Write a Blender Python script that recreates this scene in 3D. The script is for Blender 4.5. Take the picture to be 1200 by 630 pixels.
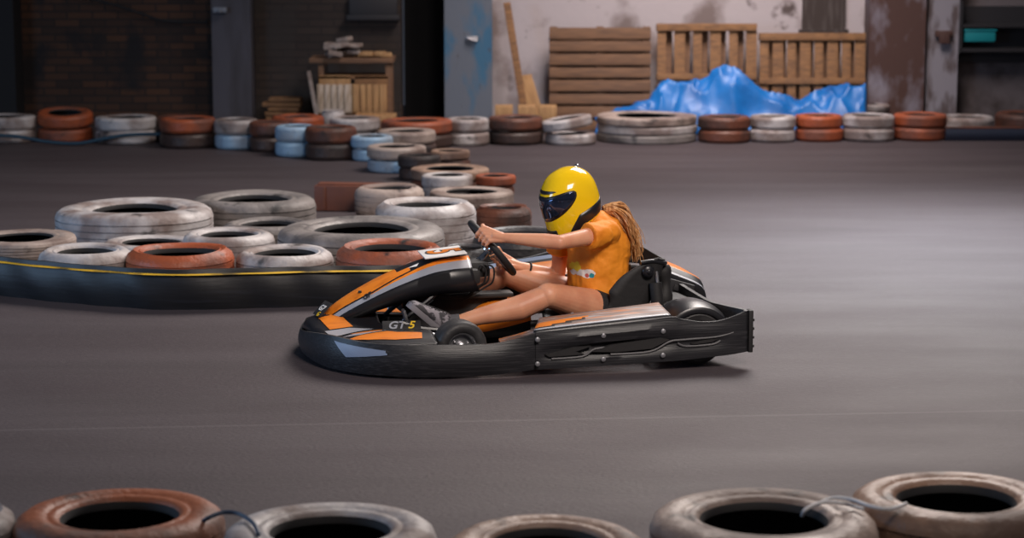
import bpy, bmesh, math, random
from mathutils import Vector, Matrix, noise
C = bpy.context.scene.collection
for o in list(bpy.data.objects): bpy.data.objects.remove(o)
PI = math.pi
random.seed(7)

# ------------------------------------------------------------------ camera, world, lights, exposure
F, PITCH, CAMH = 2500.0, math.radians(9.25), 2.0
cam = bpy.data.cameras.new('camera'); co = bpy.data.objects.new('camera', cam); C.objects.link(co)
co.location = (0, 0, CAMH); co.rotation_euler = (PI/2 - PITCH, 0, 0)
cam.sensor_width = 36; cam.lens = F*36/1200; cam.clip_end = 200
cam.dof.use_dof = True; cam.dof.focus_distance = 9.7; cam.dof.aperture_fstop = 2.6
bpy.context.scene.camera = co
W = bpy.data.worlds.new('world'); bpy.context.scene.world = W; W.use_nodes = True
W.node_tree.nodes['Background'].inputs[0].default_value = (0.60, 0.66, 0.85, 1)
W.node_tree.nodes['Background'].inputs[1].default_value = 0.06
def area(name, loc, target, size, energy, col, spread=180, sy=None):
    l = bpy.data.lights.new(name, 'AREA'); l.energy = energy; l.color = col
    l.shape = 'RECTANGLE'; l.size = size; l.size_y = sy or size; l.spread = math.radians(spread)
    o = bpy.data.objects.new(name, l); C.objects.link(o); o.location = loc
    o.rotation_euler = (Vector(target) - Vector(loc)).to_track_quat('-Z', 'Y').to_euler()
    return o
area('roof_opening_light', (2.6, 15.5, 6.5), (-0.3, 10.6, 0), 4.0, 610, (1.0, 0.90, 0.84), 150)
area('skylight_light', (3.2, 15.6, 6.0), (2.7, 13.2, 0), 1.8, 105, (0.84, 0.92, 1.0), 52, 3.0)
area('gateway_light', (-9.0, 8.0, 2.2), (0, 13.5, 0.2), 3.0, 260, (0.42, 0.66, 1.0))
area('front_fill_light', (2.2, 3.2, 6.0), (0.2, 11.0, 0.2), 2.2, 78, (1.0, 0.88, 0.80), 60)  # added fill, narrowed to brighten the kart from the front
area('wall_fill_light', (1.9, 17.4, 5.6), (1.9, 20.6, 0.4), 2.4, 125, (1.0, 0.87, 0.83), 85)  # added fill to brighten the plaster wall and the back row of tyres
vs = bpy.context.scene.view_settings
vs.view_transform = 'Standard'; vs.look = 'None'; vs.gamma = 1; vs.exposure = 0.0; vs.use_curve_mapping = False

# ------------------------------------------------------------------ helpers
def ray(px, py):
    x = (px-600)/F; y = -(py-315)/F
    return Vector((x, math.cos(PITCH)+y*math.sin(PITCH), -math.sin(PITCH)+y*math.cos(PITCH)))
def at(px, py, z=0.0):
    d = ray(px, py); return Vector((0, 0, CAMH)) + d*((z-CAMH)/d.z)
def atY(px, py, Y):
    d = ray(px, py); return Vector((0, 0, CAMH)) + d*(Y/d.y)
def scl(Y, z=0.0): return F/(Y*math.cos(PITCH)+(CAMH-z)*math.sin(PITCH))

def obj(name, bm, mats, parent=None, smooth=True, angle=40):
    me = bpy.data.meshes.new(name)
    if isinstance(bm, bmesh.types.BMesh):
        bmesh.ops.recalc_face_normals(bm, faces=bm.faces[:]); bm.to_mesh(me); bm.free()
    else: me = bm
    for m in (mats if isinstance(mats, (list, tuple)) else [mats]): me.materials.append(m)
    if smooth:
        for p in me.polygons: p.use_smooth = True
        me.set_sharp_from_angle(angle=math.radians(angle))
    o = bpy.data.objects.new(name, me); C.objects.link(o)
    if parent: o.parent = parent
    return o
def tag(o, label=None, cat=None, group=None, kind=None):
    if label: o['label'] = label
    if cat: o['category'] = cat
    if group: o['group'] = group
    if kind: o['kind'] = kind
    return o
def empty(name, loc, rz=0):
    o = bpy.data.objects.new(name, None); C.objects.link(o); o.location = loc; o.rotation_euler = (0, 0, rz)
    o.empty_display_size = 0.1
    return o
def struct(name, bm, m, **k):
    o = obj(name, bm, m, **k); o['kind'] = 'structure'; return o
def box(bm, c, s, rot=None, bev=0.0, mi=0):
    """box centred at c of full size s"""
    b2 = bmesh.new(); bmesh.ops.create_cube(b2, size=1)
    bmesh.ops.scale(b2, vec=s, verts=b2.verts)
    if bev: bmesh.ops.bevel(b2, geom=b2.edges[:], offset=bev, segments=2, affect='EDGES', profile=0.6)
    M = Matrix.Translation(c)
    if rot is not None: M = M @ (rot if isinstance(rot, Matrix) else Matrix.Rotation(rot, 4, 'Z'))
    b2.transform(M)
    for f in b2.faces: f.material_index = mi
    me = bpy.data.meshes.new('tmp'); b2.to_mesh(me); b2.free(); bm.from_mesh(me); bpy.data.meshes.remove(me)
    return bm
def frame_for(d):
    d = d.normalized(); a = Vector((0, 0, 1)) if abs(d.z) < 0.9 else Vector((1, 0, 0))
    u = d.cross(a).normalized(); return u, d.cross(u).normalized()
def loft(bm, rings, caps=True, mi=0, closed=True, loop=False):
    vs_ = [[bm.verts.new(p) for p in r] for r in rings]
    n = len(rings[0]); rg = range(n if closed else n-1)
    seq = list(range(len(vs_)-1)) + ([-1] if loop else [])
    for i in seq:
        for j in rg:
            f = bm.faces.new((vs_[i][j], vs_[i][(j+1) % n], vs_[i+1][(j+1) % n], vs_[i+1][j])); f.material_index = mi
    if caps and closed and not loop:
        for r in (vs_[0], vs_[-1]):
            try: f = bm.faces.new(r); f.material_index = mi
            except ValueError: pass
    return vs_
def tube(bm, pts, r, n=10, caps=True, mi=0, loop=False):
    pts = [Vector(p) for p in pts]; m = len(pts)
    rs = r if isinstance(r, (list, tuple)) else [r]*m
    rings = []; u = None
    for i, p in enumerate(pts):
        if loop: d = pts[(i+1) % m]-pts[i-1]
        else: d = pts[min(i+1, m-1)]-pts[max(i-1, 0)]
        if d.length < 1e-9: d = Vector((1, 0, 0))
        d.normalize()
        if u is None: u, v = frame_for(d)
        else:
            u = (u-d*u.dot(d)).normalized(); v = d.cross(u)
        rings.append([p+(u*math.cos(2*PI*k/n)+v*math.sin(2*PI*k/n))*rs[i] for k in range(n)])
    return loft(bm, rings, caps, mi, True, loop)
def sphere(bm, c, r, seg=16, sc=(1, 1, 1), rot=None, mi=0):
    M = Matrix.Translation(c)
    if rot is not None: M = M @ rot
    M = M @ Matrix.Diagonal((r*sc[0], r*sc[1], r*sc[2], 1))
    k = bmesh.ops.create_uvsphere(bm, u_segments=seg, v_segments=max(6, seg*2//3), radius=1, matrix=M)
    for v in k['verts']:
        for f in v.link_faces: f.material_index = mi
def limb(bm, pts, rs, n=20):
    """tapered chain with ball joints, to be fused by a remesh"""
    for i in range(len(pts)-1):
        tube(bm, [pts[i], pts[i+1]], [rs[i], rs[i+1]], n)
    for p, r in zip(pts, rs): sphere(bm, p, r, n)
def cr(pts, k):
    """Catmull-Rom resample of equal length tuples, k samples per span"""
    out = []; n = len(pts)
    for i in range(n-1):
        p0, p1, p2, p3 = pts[max(i-1, 0)], pts[i], pts[i+1], pts[min(i+2, n-1)]
        for s in range(k):
            t = s/k
            out.append(tuple(0.5*((2*b)+(-a+c)*t+(2*a-5*b+4*c-d)*t*t+(-a+3*b-3*c+d)*t**3) for a, b, c, d in zip(p0, p1, p2, p3)))
    out.append(tuple(pts[-1])); return out
def lerp(a, b, t): return a+(b-a)*t
def tabl(T, x):
    if x <= T[0][0]: return T[0][1:]
    for a, b in zip(T, T[1:]):
        if x <= b[0]:
            t = (x-a[0])/(b[0]-a[0]); return tuple(lerp(p, q, t) for p, q in zip(a[1:], b[1:]))
    return T[-1][1:]

# ------------------------------------------------------------------ materials
def mat(name, c1, rough=0.6, c2=None, scale=8.0, thr=(0.45, 0.6), stretch=(1, 1, 1), metal=0.0, bump=0.0, bscale=60, bstretch=None,
        rough2=None, coat=0.0, rand=False, spec=0.5, c3=None, scale3=25, thr3=(0.6, 0.7), sss=0.0):
    m = bpy.data.materials.new(name); m.use_nodes = True; nt = m.node_tree; N = nt.nodes; L = nt.links
    b = N['Principled BSDF']; b.inputs['Base Color'].default_value = (*c1, 1); b.inputs['Roughness'].default_value = rough
    b.inputs['Metallic'].default_value = metal; b.inputs['Coat Weight'].default_value = coat; b.inputs['Specular IOR Level'].default_value = spec
    if sss:
        b.inputs['Subsurface Weight'].default_value = sss; b.inputs['Subsurface Radius'].default_value = (0.02, 0.008, 0.004)
        b.inputs['Subsurface Scale'].default_value = 0.5
    tc = N.new('ShaderNodeTexCoord'); src = tc.outputs['Object']
    if rand:
        oi = N.new('ShaderNodeObjectInfo'); va = N.new('ShaderNodeVectorMath'); va.operation = 'MULTIPLY_ADD'
        cb = N.new('ShaderNodeCombineXYZ'); [L.new(oi.outputs['Random'], cb.inputs[i]) for i in range(3)]
        L.new(cb.outputs[0], va.inputs[0]); va.inputs[1].default_value = (31, 17, 23); L.new(src, va.inputs[2]); src = va.outputs[0]
    def nz(sc, st, det=6):
        mp = N.new('ShaderNodeMapping'); mp.inputs['Scale'].default_value = st; L.new(src, mp.inputs[0])
        n_ = N.new('ShaderNodeTexNoise'); n_.inputs['Scale'].default_value = sc; n_.inputs['Detail'].default_value = det
        L.new(mp.outputs[0], n_.inputs[0]); return n_.outputs[0]
    def ramp(o, t):
        r = N.new('ShaderNodeMapRange'); r.inputs[1].default_value = t[0]; r.inputs[2].default_value = t[1]; L.new(o, r.inputs[0]); return r.outputs[0]
    col = None
    if c2:
        f = ramp(nz(scale, stretch), thr)
        mx = N.new('ShaderNodeMix'); mx.data_type = 'RGBA'; L.new(f, mx.inputs[0])
        mx.inputs[6].default_value = (*c1, 1); mx.inputs[7].default_value = (*c2, 1); col = mx.outputs[2]
        if rough2 is not None:
            mr = N.new('ShaderNodeMix'); L.new(f, mr.inputs[0]); mr.inputs[2].default_value = rough; mr.inputs[3].default_value = rough2
            L.new(mr.outputs[0], b.inputs['Roughness'])
        if c3:
            f3 = ramp(nz(scale3, stretch), thr3)
            m3 = N.new('ShaderNodeMix'); m3.data_type = 'RGBA'; L.new(f3, m3.inputs[0]); L.new(col, m3.inputs[6]); m3.inputs[7].default_value = (*c3, 1); col = m3.outputs[2]
        L.new(col, b.inputs['Base Color'])
    if bump:
        bp = N.new('ShaderNodeBump'); bp.inputs['Strength'].default_value = bump; bp.inputs['Distance'].default_value = 0.01
        L.new(nz(bscale, bstretch or stretch), bp.inputs['Height']); L.new(bp.outputs[0], b.inputs['Normal'])
    return m
RUB = (0.018, 0.017, 0.018)
def paint(name, c, dirt, c3=None, thr=(0.44, 0.62)):
    return mat(name, c, 0.46, dirt, 3.6, thr, bump=0.6, bscale=34, rand=True, c3=c3 or RUB, scale3=7, thr3=(0.62, 0.74), rough2=0.65)
M = dict(
 t_orange=paint('orange_tyre_paint', (0.38, 0.088, 0.032), (0.19, 0.065, 0.040)),
 t_brown=paint('brown_tyre_paint', (0.15, 0.052, 0.030), (0.055, 0.030, 0.024)),
 t_dark=paint('dark_brown_tyre_paint', (0.060, 0.036, 0.030), (0.030, 0.024, 0.024)),
 t_white=paint('white_tyre_paint', (0.52, 0.49, 0.49), (0.22, 0.17, 0.155), thr=(0.42, 0.60)),
 t_blue=paint('pale_blue_tyre_paint', (0.30, 0.46, 0.62), (0.30, 0.34, 0.40)),
 t_grey=paint('worn_grey_tyre_paint', (0.24, 0.215, 0.205), (0.10, 0.088, 0.085)),
 t_tan=paint('tan_tyre_paint', (0.37, 0.245, 0.18), (0.16, 0.095, 0.07)),
 t_cream=paint('cream_tyre_paint', (0.41, 0.33, 0.29), (0.19, 0.135, 0.115)),
 t_nbrown=paint('faded_brown_tyre_paint', (0.26, 0.155, 0.105), (0.11, 0.065, 0.048)),
 t_ncream=paint('scuffed_cream_tyre_paint', (0.36, 0.28, 0.24), (0.15, 0.105, 0.088), thr=(0.40, 0.56)),
 t_norange=paint('scuffed_orange_tyre_paint', (0.36, 0.115, 0.052), (0.17, 0.085, 0.060)),
 t_black=paint('black_rubber', (0.030, 0.028, 0.030), (0.09, 0.08, 0.08)),
 liner=mat('black_tyre_liner', (0.012, 0.011, 0.012), 0.8),
 black_pl=mat('scuffed_black_plastic', (0.014, 0.014, 0.017), 0.44, (0.045, 0.043, 0.048), 9, (0.50, 0.80), (0.5, 6, 14), bump=0.18, bscale=12, rough2=0.55),
 worn_edge=mat('worn_plastic_edge', (0.09, 0.088, 0.095), 0.5),
 black_gl=mat('black_gloss_plastic', (0.012, 0.012, 0.015), 0.34, bump=0.05, bscale=8),
 black_mt=mat('matte_black', (0.014, 0.013, 0.014), 0.65, bump=0.15, bscale=40),
 navy_pl=mat('dark_blue_grey_plastic', (0.020, 0.026, 0.045), 0.32),
 orange=mat('orange_kart_plastic', (0.83, 0.235, 0.018), 0.33, (0.62, 0.16, 0.015), 10, (0.5, 0.75), (1, 3, 3), coat=0.2),
 orange_worn=mat('scratched_orange_panel', (0.50, 0.17, 0.05), 0.38, (0.15, 0.10, 0.085), 7, (0.36, 0.54), (0.5, 7, 7), c3=(0.30, 0.27, 0.27), scale3=11, thr3=(0.50, 0.62), rough2=0.55),
 grey_pl=mat('light_grey_sticker', (0.33, 0.34, 0.38), 0.35),
 white_pl=mat('white_sticker', (0.78, 0.77, 0.76), 0.4),
 yellow_st=mat('yellow_sticker', (0.80, 0.52, 0.03), 0.4),
 blue_st=mat('blue_sticker', (0.03, 0.09, 0.32), 0.4),
 bluegrey_st=mat('blue_grey_sticker', (0.20, 0.25, 0.36), 0.4),
 steel=mat('dull_steel', (0.42, 0.42, 0.44), 0.35, metal=0.9, bump=0.1, bscale=60),
 chrome=mat('bright_steel', (0.70, 0.74, 0.80), 0.15, metal=1.0),
 bolt=mat('bolt_zinc', (0.26, 0.26, 0.28), 0.45, metal=0.5),
 rubber=mat('slick_rubber', (0.026, 0.025, 0.027), 0.55, (0.05, 0.048, 0.05), 12, (0.5, 0.7), bump=0.2, bscale=60),
 helmet=mat('yellow_helmet_paint', (0.90, 0.58, 0.008), 0.14, coat=0.7),
 visor=mat('tinted_mirror_visor', (0.055, 0.075, 0.14), 0.07, metal=0.85, coat=0.5),
 skin=mat('skin', (0.70, 0.335, 0.20), 0.46, (0.60, 0.25, 0.145), 9, (0.42, 0.68), sss=0.12, bump=0.05, bscale=120),
 hair=mat('blonde_brown_hair', (0.42, 0.19, 0.065), 0.42, (0.66, 0.38, 0.17), 30, (0.42, 0.6), (3, 3, 0.6)),
 shorts=mat('black_cloth', (0.012, 0.012, 0.014), 0.8, bump=0.3, bscale=90),
 collar_blue=mat('blue_cloth', (0.03, 0.13, 0.42), 0.7, bump=0.3, bscale=90),
 shoe=mat('grey_black_knit', (0.04, 0.038, 0.045), 0.7, (0.26, 0.24, 0.27), 26, (0.50, 0.56), (1, 2.5, 1), bump=0.3, bscale=120),
 sole=mat('grey_sole', (0.20, 0.19, 0.21), 0.6),
 sock=mat('grey_sock', (0.10, 0.10, 0.11), 0.85, bump=0.4, bscale=150),
 wood=mat('weathered_pallet_wood', (0.27, 0.135, 0.055), 0.75, (0.15, 0.075, 0.036), 5, (0.4, 0.7), (2, 9, 9), bump=0.4, bscale=20, rand=True),
 wood_dark=mat('dark_pallet_wood', (0.20, 0.105, 0.055), 0.75, (0.12, 0.064, 0.038), 5, (0.4, 0.7), (1, 9, 9), bump=0.4, bscale=20, rand=True),
 wood_light=mat('pale_crate_wood', (0.46, 0.27, 0.12), 0.75, (0.30, 0.16, 0.07), 5, (0.4, 0.7), (9, 9, 1), bump=0.4, bscale=20, rand=True),
 paper=mat('cream_paper_sacks', (0.55, 0.46, 0.38), 0.8, (0.36, 0.28, 0.2), 14, (0.4, 0.65), (3, 3, 0.6), bump=0.4, bscale=20),
 tarp=mat('blue_tarpaulin', (0.008, 0.165, 0.52), 0.42, (0.006, 0.09, 0.32), 3, (0.4, 0.7), bump=0.35, bscale=14),
 hose=mat('dark_blue_hose_rubber', (0.015, 0.045, 0.075), 0.4),
 tie_white=mat('white_strap', (0.62, 0.62, 0.64), 0.5),
 tie_blue=mat('blue_rope', (0.035, 0.06, 0.11), 0.5),
 slab=mat('rust_brown_board', (0.16, 0.050, 0.026), 0.55, (0.08, 0.03, 0.02), 3, (0.45, 0.7), bump=0.3, bscale=15),
 belt=mat('black_belt_rubber', (0.008, 0.008, 0.010), 0.5, (0.018, 0.019, 0.026), 4, (0.5, 0.8), (1, 1, 12), bump=0.10, bscale=6, bstretch=(1.5, 1.5, 10)),
 belt_yellow=mat('worn_yellow_stripe', (0.62, 0.38, 0.02), 0.5, (0.10, 0.07, 0.02), 4, (0.52, 0.66), (1.5, 1.5, 10)),
 teal=mat('teal_plastic', (0.01, 0.22, 0.25), 0.4),
 junk=mat('dusty_scrap', (0.20, 0.15, 0.13), 0.8, (0.33, 0.28, 0.25), 12, (0.4, 0.6), bump=0.5, bscale=30),
 lampgrey=mat('grey_metal_box', (0.20, 0.22, 0.26), 0.5),
)
# asphalt, polished and rubbered along the racing line
def floor_mat():
    m = bpy.data.materials.new('asphalt'); m.use_nodes = True; N = m.node_tree.nodes; L = m.node_tree.links; b = N['Principled BSDF']
    tc = N.new('ShaderNodeTexCoord')
    def noi(sc, st, det=8):
        mp = N.new('ShaderNodeMapping'); mp.inputs['Scale'].default_value = st; L.new(tc.outputs['Object'], mp.inputs[0])
        n_ = N.new('ShaderNodeTexNoise'); n_.inputs['Scale'].default_value = sc; n_.inputs['Detail'].default_value = det; L.new(mp.outputs[0], n_.inputs[0]); return n_.outputs[0]
    def mr(o, a, b_, c=0, d=1):
        r = N.new('ShaderNodeMapRange'); [setattr(r.inputs[i+1], 'default_value', v) for i, v in enumerate((a, b_, c, d))]; L.new(o, r.inputs[0]); return r.outputs[0]
    def mix(f, a, b_):
        x = N.new('ShaderNodeMix'); x.data_type = 'RGBA'; L.new(f, x.inputs[0])
        for i, v in ((6, a), (7, b_)):
            if isinstance(v, tuple): x.inputs[i].default_value = (*v, 1)
            else: L.new(v, x.inputs[i])
        return x.outputs[2]
    c = mix(mr(noi(1.2, (0.35, 1.6, 1)), 0.35, 0.7), (0.056, 0.043, 0.048), (0.074, 0.060, 0.066))
    c = mix(mr(noi(90, (0.25, 1, 1), 3), 0.55, 0.8, 0, 0.5), c, (0.125, 0.11, 0.115))
    c = mix(mr(noi(2.2, (0.16, 1.5, 1), 8), 0.52, 0.76, 0, 0.45), c, (0.040, 0.032, 0.034))
    # faint pale seam across the track
    sx = N.new('ShaderNodeSeparateXYZ'); L.new(tc.outputs['Object'], sx.inputs[0])
    def line(ax, ay, bx, by, w, colr, op, lo=-99, hi=99):
        nonlocal c
        k = (by-ay)/(bx-ax)
        m1 = N.new('ShaderNodeMath'); m1.operation = 'MULTIPLY_ADD'; L.new(sx.outputs[0], m1.inputs[0]); m1.inputs[1].default_value = -k; m1.inputs[2].default_value = k*ax-ay
        m2 = N.new('ShaderNodeMath'); m2.operation = 'ADD'; L.new(m1.outputs[0], m2.inputs[0]); L.new(sx.outputs[1], m2.inputs[1])
        m3 = N.new('ShaderNodeMath'); m3.operation = 'ABSOLUTE'; L.new(m2.outputs[0], m3.inputs[0])
        f = mr(m3.outputs[0], w, w*0.4, 0, op)
        for v, s_ in ((lo, 1), (hi, -1)):
            if abs(v) < 90:
                g = mr(sx.outputs[0], v, v+0.15*s_); mm = N.new('ShaderNodeMath'); mm.operation = 'MULTIPLY'; L.new(f, mm.inputs[0]); L.new(g, mm.inputs[1]); f = mm.outputs[0]
        c = mix(f, c, colr)
    a, d = at(40, 503), at(1180, 481); line(a.x, a.y, d.x, d.y, 0.018, (0.11, 0.095, 0.10), 0.55)
    a, d = at(905, 515), at(985, 565); line(a.x, a.y, d.x, d.y, 0.03, (0.045, 0.038, 0.04), 0.6, a.x, d.x)
    a, d = at(830, 590), at(1010, 560); line(a.x, a.y, d.x, d.y, 0.02, (0.05, 0.043, 0.045), 0.4, a.x, d.x)
    L.new(c, b.inputs['Base Color'])
    L.new(mr(noi(1.3, (0.5, 1.2, 1)), 0.3, 0.7, 0.60, 0.74), b.inputs['Roughness']); b.inputs['Specular IOR Level'].default_value = 0.38
    bp = N.new('ShaderNodeBump'); bp.inputs['Strength'].default_value = 0.5; bp.inputs['Distance'].default_value = 0.008
    L.new(noi(120, (0.4, 1, 1), 4), bp.inputs['Height']); L.new(bp.outputs[0], b.inputs['Normal'])
    return m
def brick_mat(name, c1, c2, mortar, scale=1.0, patch=None, pt=(0.5, 0.6)):
    m = mat(name, c1, 0.85); N = m.node_tree.nodes; L = m.node_tree.links; b = N['Principled BSDF']
    tc = N.new('ShaderNodeTexCoord'); s = N.new('ShaderNodeSeparateXYZ'); L.new(tc.outputs['Object'], s.inputs[0])
    cb = N.new('ShaderNodeCombineXYZ'); L.new(s.outputs[0], cb.inputs[0]); L.new(s.outputs[2], cb.inputs[1])
    br = N.new('ShaderNodeTexBrick'); L.new(cb.outputs[0], br.inputs[0])
    br.inputs['Color1'].default_value = (*c1, 1); br.inputs['Color2'].default_value = (*c2, 1); br.inputs['Mortar'].default_value = (*mortar, 1)
    br.inputs['Scale'].default_value = scale; br.inputs['Brick Width'].default_value = 0.25; br.inputs['Row Height'].default_value = 0.075; br.inputs['Mortar Size'].default_value = 0.008
    nz = N.new('ShaderNodeTexNoise'); nz.inputs['Scale'].default_value = 2.2; nz.inputs['Detail'].default_value = 8; L.new(tc.outputs['Object'], nz.inputs[0])
    r = N.new('ShaderNodeMapRange'); r.inputs[1].default_value = pt[0]; r.inputs[2].default_value = pt[1]; L.new(nz.outputs[0], r.inputs[0])
    x = N.new('ShaderNodeMix'); x.data_type = 'RGBA'; L.new(r.outputs[0], x.inputs[0]); L.new(br.outputs['Color'], x.inputs[6]); x.inputs[7].default_value = (*(patch or mortar), 1)
    L.new(x.outputs[2], b.inputs['Base Color'])
    bp = N.new('ShaderNodeBump'); bp.inputs['Strength'].default_value = 0.6; bp.inputs['Distance'].default_value = 0.01
    L.new(br.outputs['Fac'], bp.inputs['Height']); bp.invert = True; L.new(bp.outputs[0], b.inputs['Normal'])
    return m
M['brick'] = brick_mat('dark_brick', (0.085, 0.036, 0.018), (0.030, 0.017, 0.013), (0.022, 0.015, 0.013), patch=(0.014, 0.011, 0.012), pt=(0.5, 0.62))  # shade on the back wall put into the brick colours
M['brick2'] = brick_mat('shaded_brick', (0.045, 0.031, 0.025), (0.030, 0.021, 0.018), (0.022, 0.017, 0.016), patch=(0.034, 0.027, 0.024))  # brick darkened so its colour carries the shade on this bay
M['plaster'] = mat('flaking_white_plaster', (0.46, 0.41, 0.42), 0.85, (0.20, 0.155, 0.145), 1.7, (0.52, 0.64), bump=0.4, bscale=12, c3=(0.10, 0.075, 0.07), scale3=5, thr3=(0.62, 0.72))
M['pillar'] = mat('grey_painted_pillar', (0.072, 0.068, 0.084), 0.7, (0.048, 0.043, 0.050), 3, (0.4, 0.7), (3, 3, 0.6), bump=0.2, bscale=20)
M['pillar_pale'] = mat('pale_stained_pillar', (0.25, 0.235, 0.265), 0.7, (0.10, 0.075, 0.075), 4, (0.48, 0.62), (2, 2, 0.7), bump=0.2, bscale=20)
M['rust'] = mat('rusty_painted_steel', (0.075, 0.036, 0.029), 0.7, (0.23, 0.21, 0.25), 2.2, (0.55, 0.70), (1.5, 1, 0.8), bump=0.3, bscale=20)
M['bluedoor'] = mat('blue_grey_steel', (0.13, 0.15, 0.185), 0.55, (0.045, 0.14, 0.24), 2.4, (0.47, 0.60), (2, 2, 0.8), bump=0.2, bscale=20, c3=(0.08, 0.06, 0.06), scale3=9, thr3=(0.66, 0.74))
M['dark_panel'] = mat('dark_opening_brown', (0.045, 0.032, 0.028), 0.8, (0.08, 0.065, 0.06), 4, (0.5, 0.7), (5, 5, 0.6))
M['black_wall'] = mat('near_black_wall', (0.008, 0.008, 0.010), 0.8)  # darkness of the open doorway put into a near-black colour
M['dirty_wall'] = mat('dirty_grey_render', (0.13, 0.11, 0.115), 0.85, (0.05, 0.038, 0.036), 3, (0.45, 0.65), bump=0.4, bscale=14)
M['ledge'] = mat('dark_grey_metal', (0.018, 0.017, 0.020), 0.6)

# ------------------------------------------------------------------ the setting
bm = bmesh.new(); bmesh.ops.create_grid(bm, x_segments=2, y_segments=2, size=14); bmesh.ops.translate(bm, vec=(0, 9.5, 0), verts=bm.verts)
struct('floor', bm, floor_mat(), smooth=False)
WY = 21.1
def wx(px, Y=WY): return atY(px, 100, Y).x
def wz(py, Y=WY): return atY(600, py, Y).z
def wall(name, x0, x1, y0, m, z0=0, z1=3.6, th=0.4):
    bm = bmesh.new(); box(bm, ((x0+x1)/2, y0+th/2, (z0+z1)/2), (x1-x0, th, z1-z0)); return struct(name, bm, m, smooth=False)
wall('wall_back_brick', -12, wx(470), WY, M['brick'])
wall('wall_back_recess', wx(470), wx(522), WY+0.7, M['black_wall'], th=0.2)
wall('wall_back_plaster', wx(522), wx(1013), WY, M['plaster'])
wall('wall_back_dirty', wx(1013), 12, WY, M['dirty_wall'])
wall('wall_back_shaded', wx(300), wx(470), WY-0.03, M['brick2'], th=0.1)
wall('trim_1', -12, wx(28), WY-0.35, M['black_wall'], th=0.35)          # black pier at far left
wall('trim_2', wx(254), wx(299), WY-0.28, M['pillar'], th=0.28)         # grey pillar
wall('trim_3', wx(522), wx(577), WY-0.25, M['bluedoor'], th=0.25)       # blue grey steel column
wall('trim_4', wx(1011), wx(1076), WY-0.30, M['rust'], th=0.3)          # rusty steel column
wall('trim_5', wx(1080), wx(1116), WY-0.22, M['pillar_pale'], th=0.22)  # pale pillar
bm = bmesh.new(); x0, x1 = wx(938), wx(988); box(bm, ((x0+x1)/2, WY-0.02, wz(0)), (x1-x0, 0.05, 0.62)); box(bm, ((x0+x1)/2, WY-0.04, wz(36)), (x1-x0+0.06, 0.08, 0.03))
struct('trim_7', bm, M['dark_panel'], smooth=False)                        # panel added for a dark opening in the plaster, darkness put into its colour
bm = bmesh.new(); box(bm, ((wx(410)+wx(468))/2, WY-0.06, wz(8)), (0.47, 0.08, 0.2), bev=0.01); box(bm, ((wx(408)+wx(470))/2, WY-0.08, wz(20)), (0.52, 0.14, 0.05), bev=0.005)
struct('trim_6', bm, M['ledge'])                                           # window ledge
bm = bmesh.new()
box(bm, (wx(1175), WY-0.12, wz(29)), (0.95, 0.24, 0.03)); box(bm, (wx(1175), WY-0.12, wz(57)), (0.95, 0.24, 0.035)); box(bm, (wx(1175), WY-0.02, wz(40)), (0.95, 0.04, 0.55))
for px in (1118, 1200): box(bm, (wx(px), WY-0.12, wz(30)), (0.03, 0.24, 0.5))
tag(obj('wall_shelf', bm, M['ledge'], smooth=False), 'dark metal wall shelf at the far right behind the tyres', 'shelf')
bm = bmesh.new(); box(bm, (wx(1141), WY-0.14, wz(41)), (0.30, 0.16, 0.11), bev=0.012); box(bm, (wx(1141), WY-0.14, wz(34)), (0.32, 0.18, 0.02), bev=0.005)
tag(obj('storage_box', bm, M['teal']), 'teal plastic box on the dark wall shelf', 'box')
bm = bmesh.new(); box(bm, (wx(265), WY-0.32, wz(10)), (0.13, 0.08, 0.05), bev=0.01); sphere(bm, (wx(265), WY-0.37, wz(11)), 0.022, 12)
tag(obj('pillar_lamp', bm, M['lampgrey']), 'small grey metal lamp box fixed on the grey pillar', 'lamp')
bm = bmesh.new(); box(bm, (wx(554), WY-0.27, wz(43)), (0.12, 0.03, 0.04), bev=0.008); tube(bm, [(wx(549), WY-0.3, wz(43)), (wx(560), WY-0.3, wz(46))], 0.009)
tag(obj('latch', bm, M['steel']), 'small steel latch on the blue grey column', 'latch')
bm = bmesh.new(); box(bm, (wx(1098), WY-0.24, wz(38)), (0.17, 0.05, 0.06), bev=0.01); box(bm, (wx(1098), WY-0.28, wz(42)), (0.10, 0.04, 0.12), bev=0.01)
tag(obj('pipe_bracket', bm, M['rust']), 'rusty bracket bolted on the pale pillar', 'bracket')
bm = bmesh.new(); tube(bm, cr([(wx(90), WY-0.03, wz(-6)), (wx(130), WY-0.04, wz(3)), (wx(165), WY-0.04, wz(14)), (wx(195), WY-0.03, wz(24)), (wx(245), WY-0.03, wz(26))], 6), 0.012)
tag(obj('wall_cable', bm, M['black_mt']), 'black cable sagging across the dark brick wall', 'cable')

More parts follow.
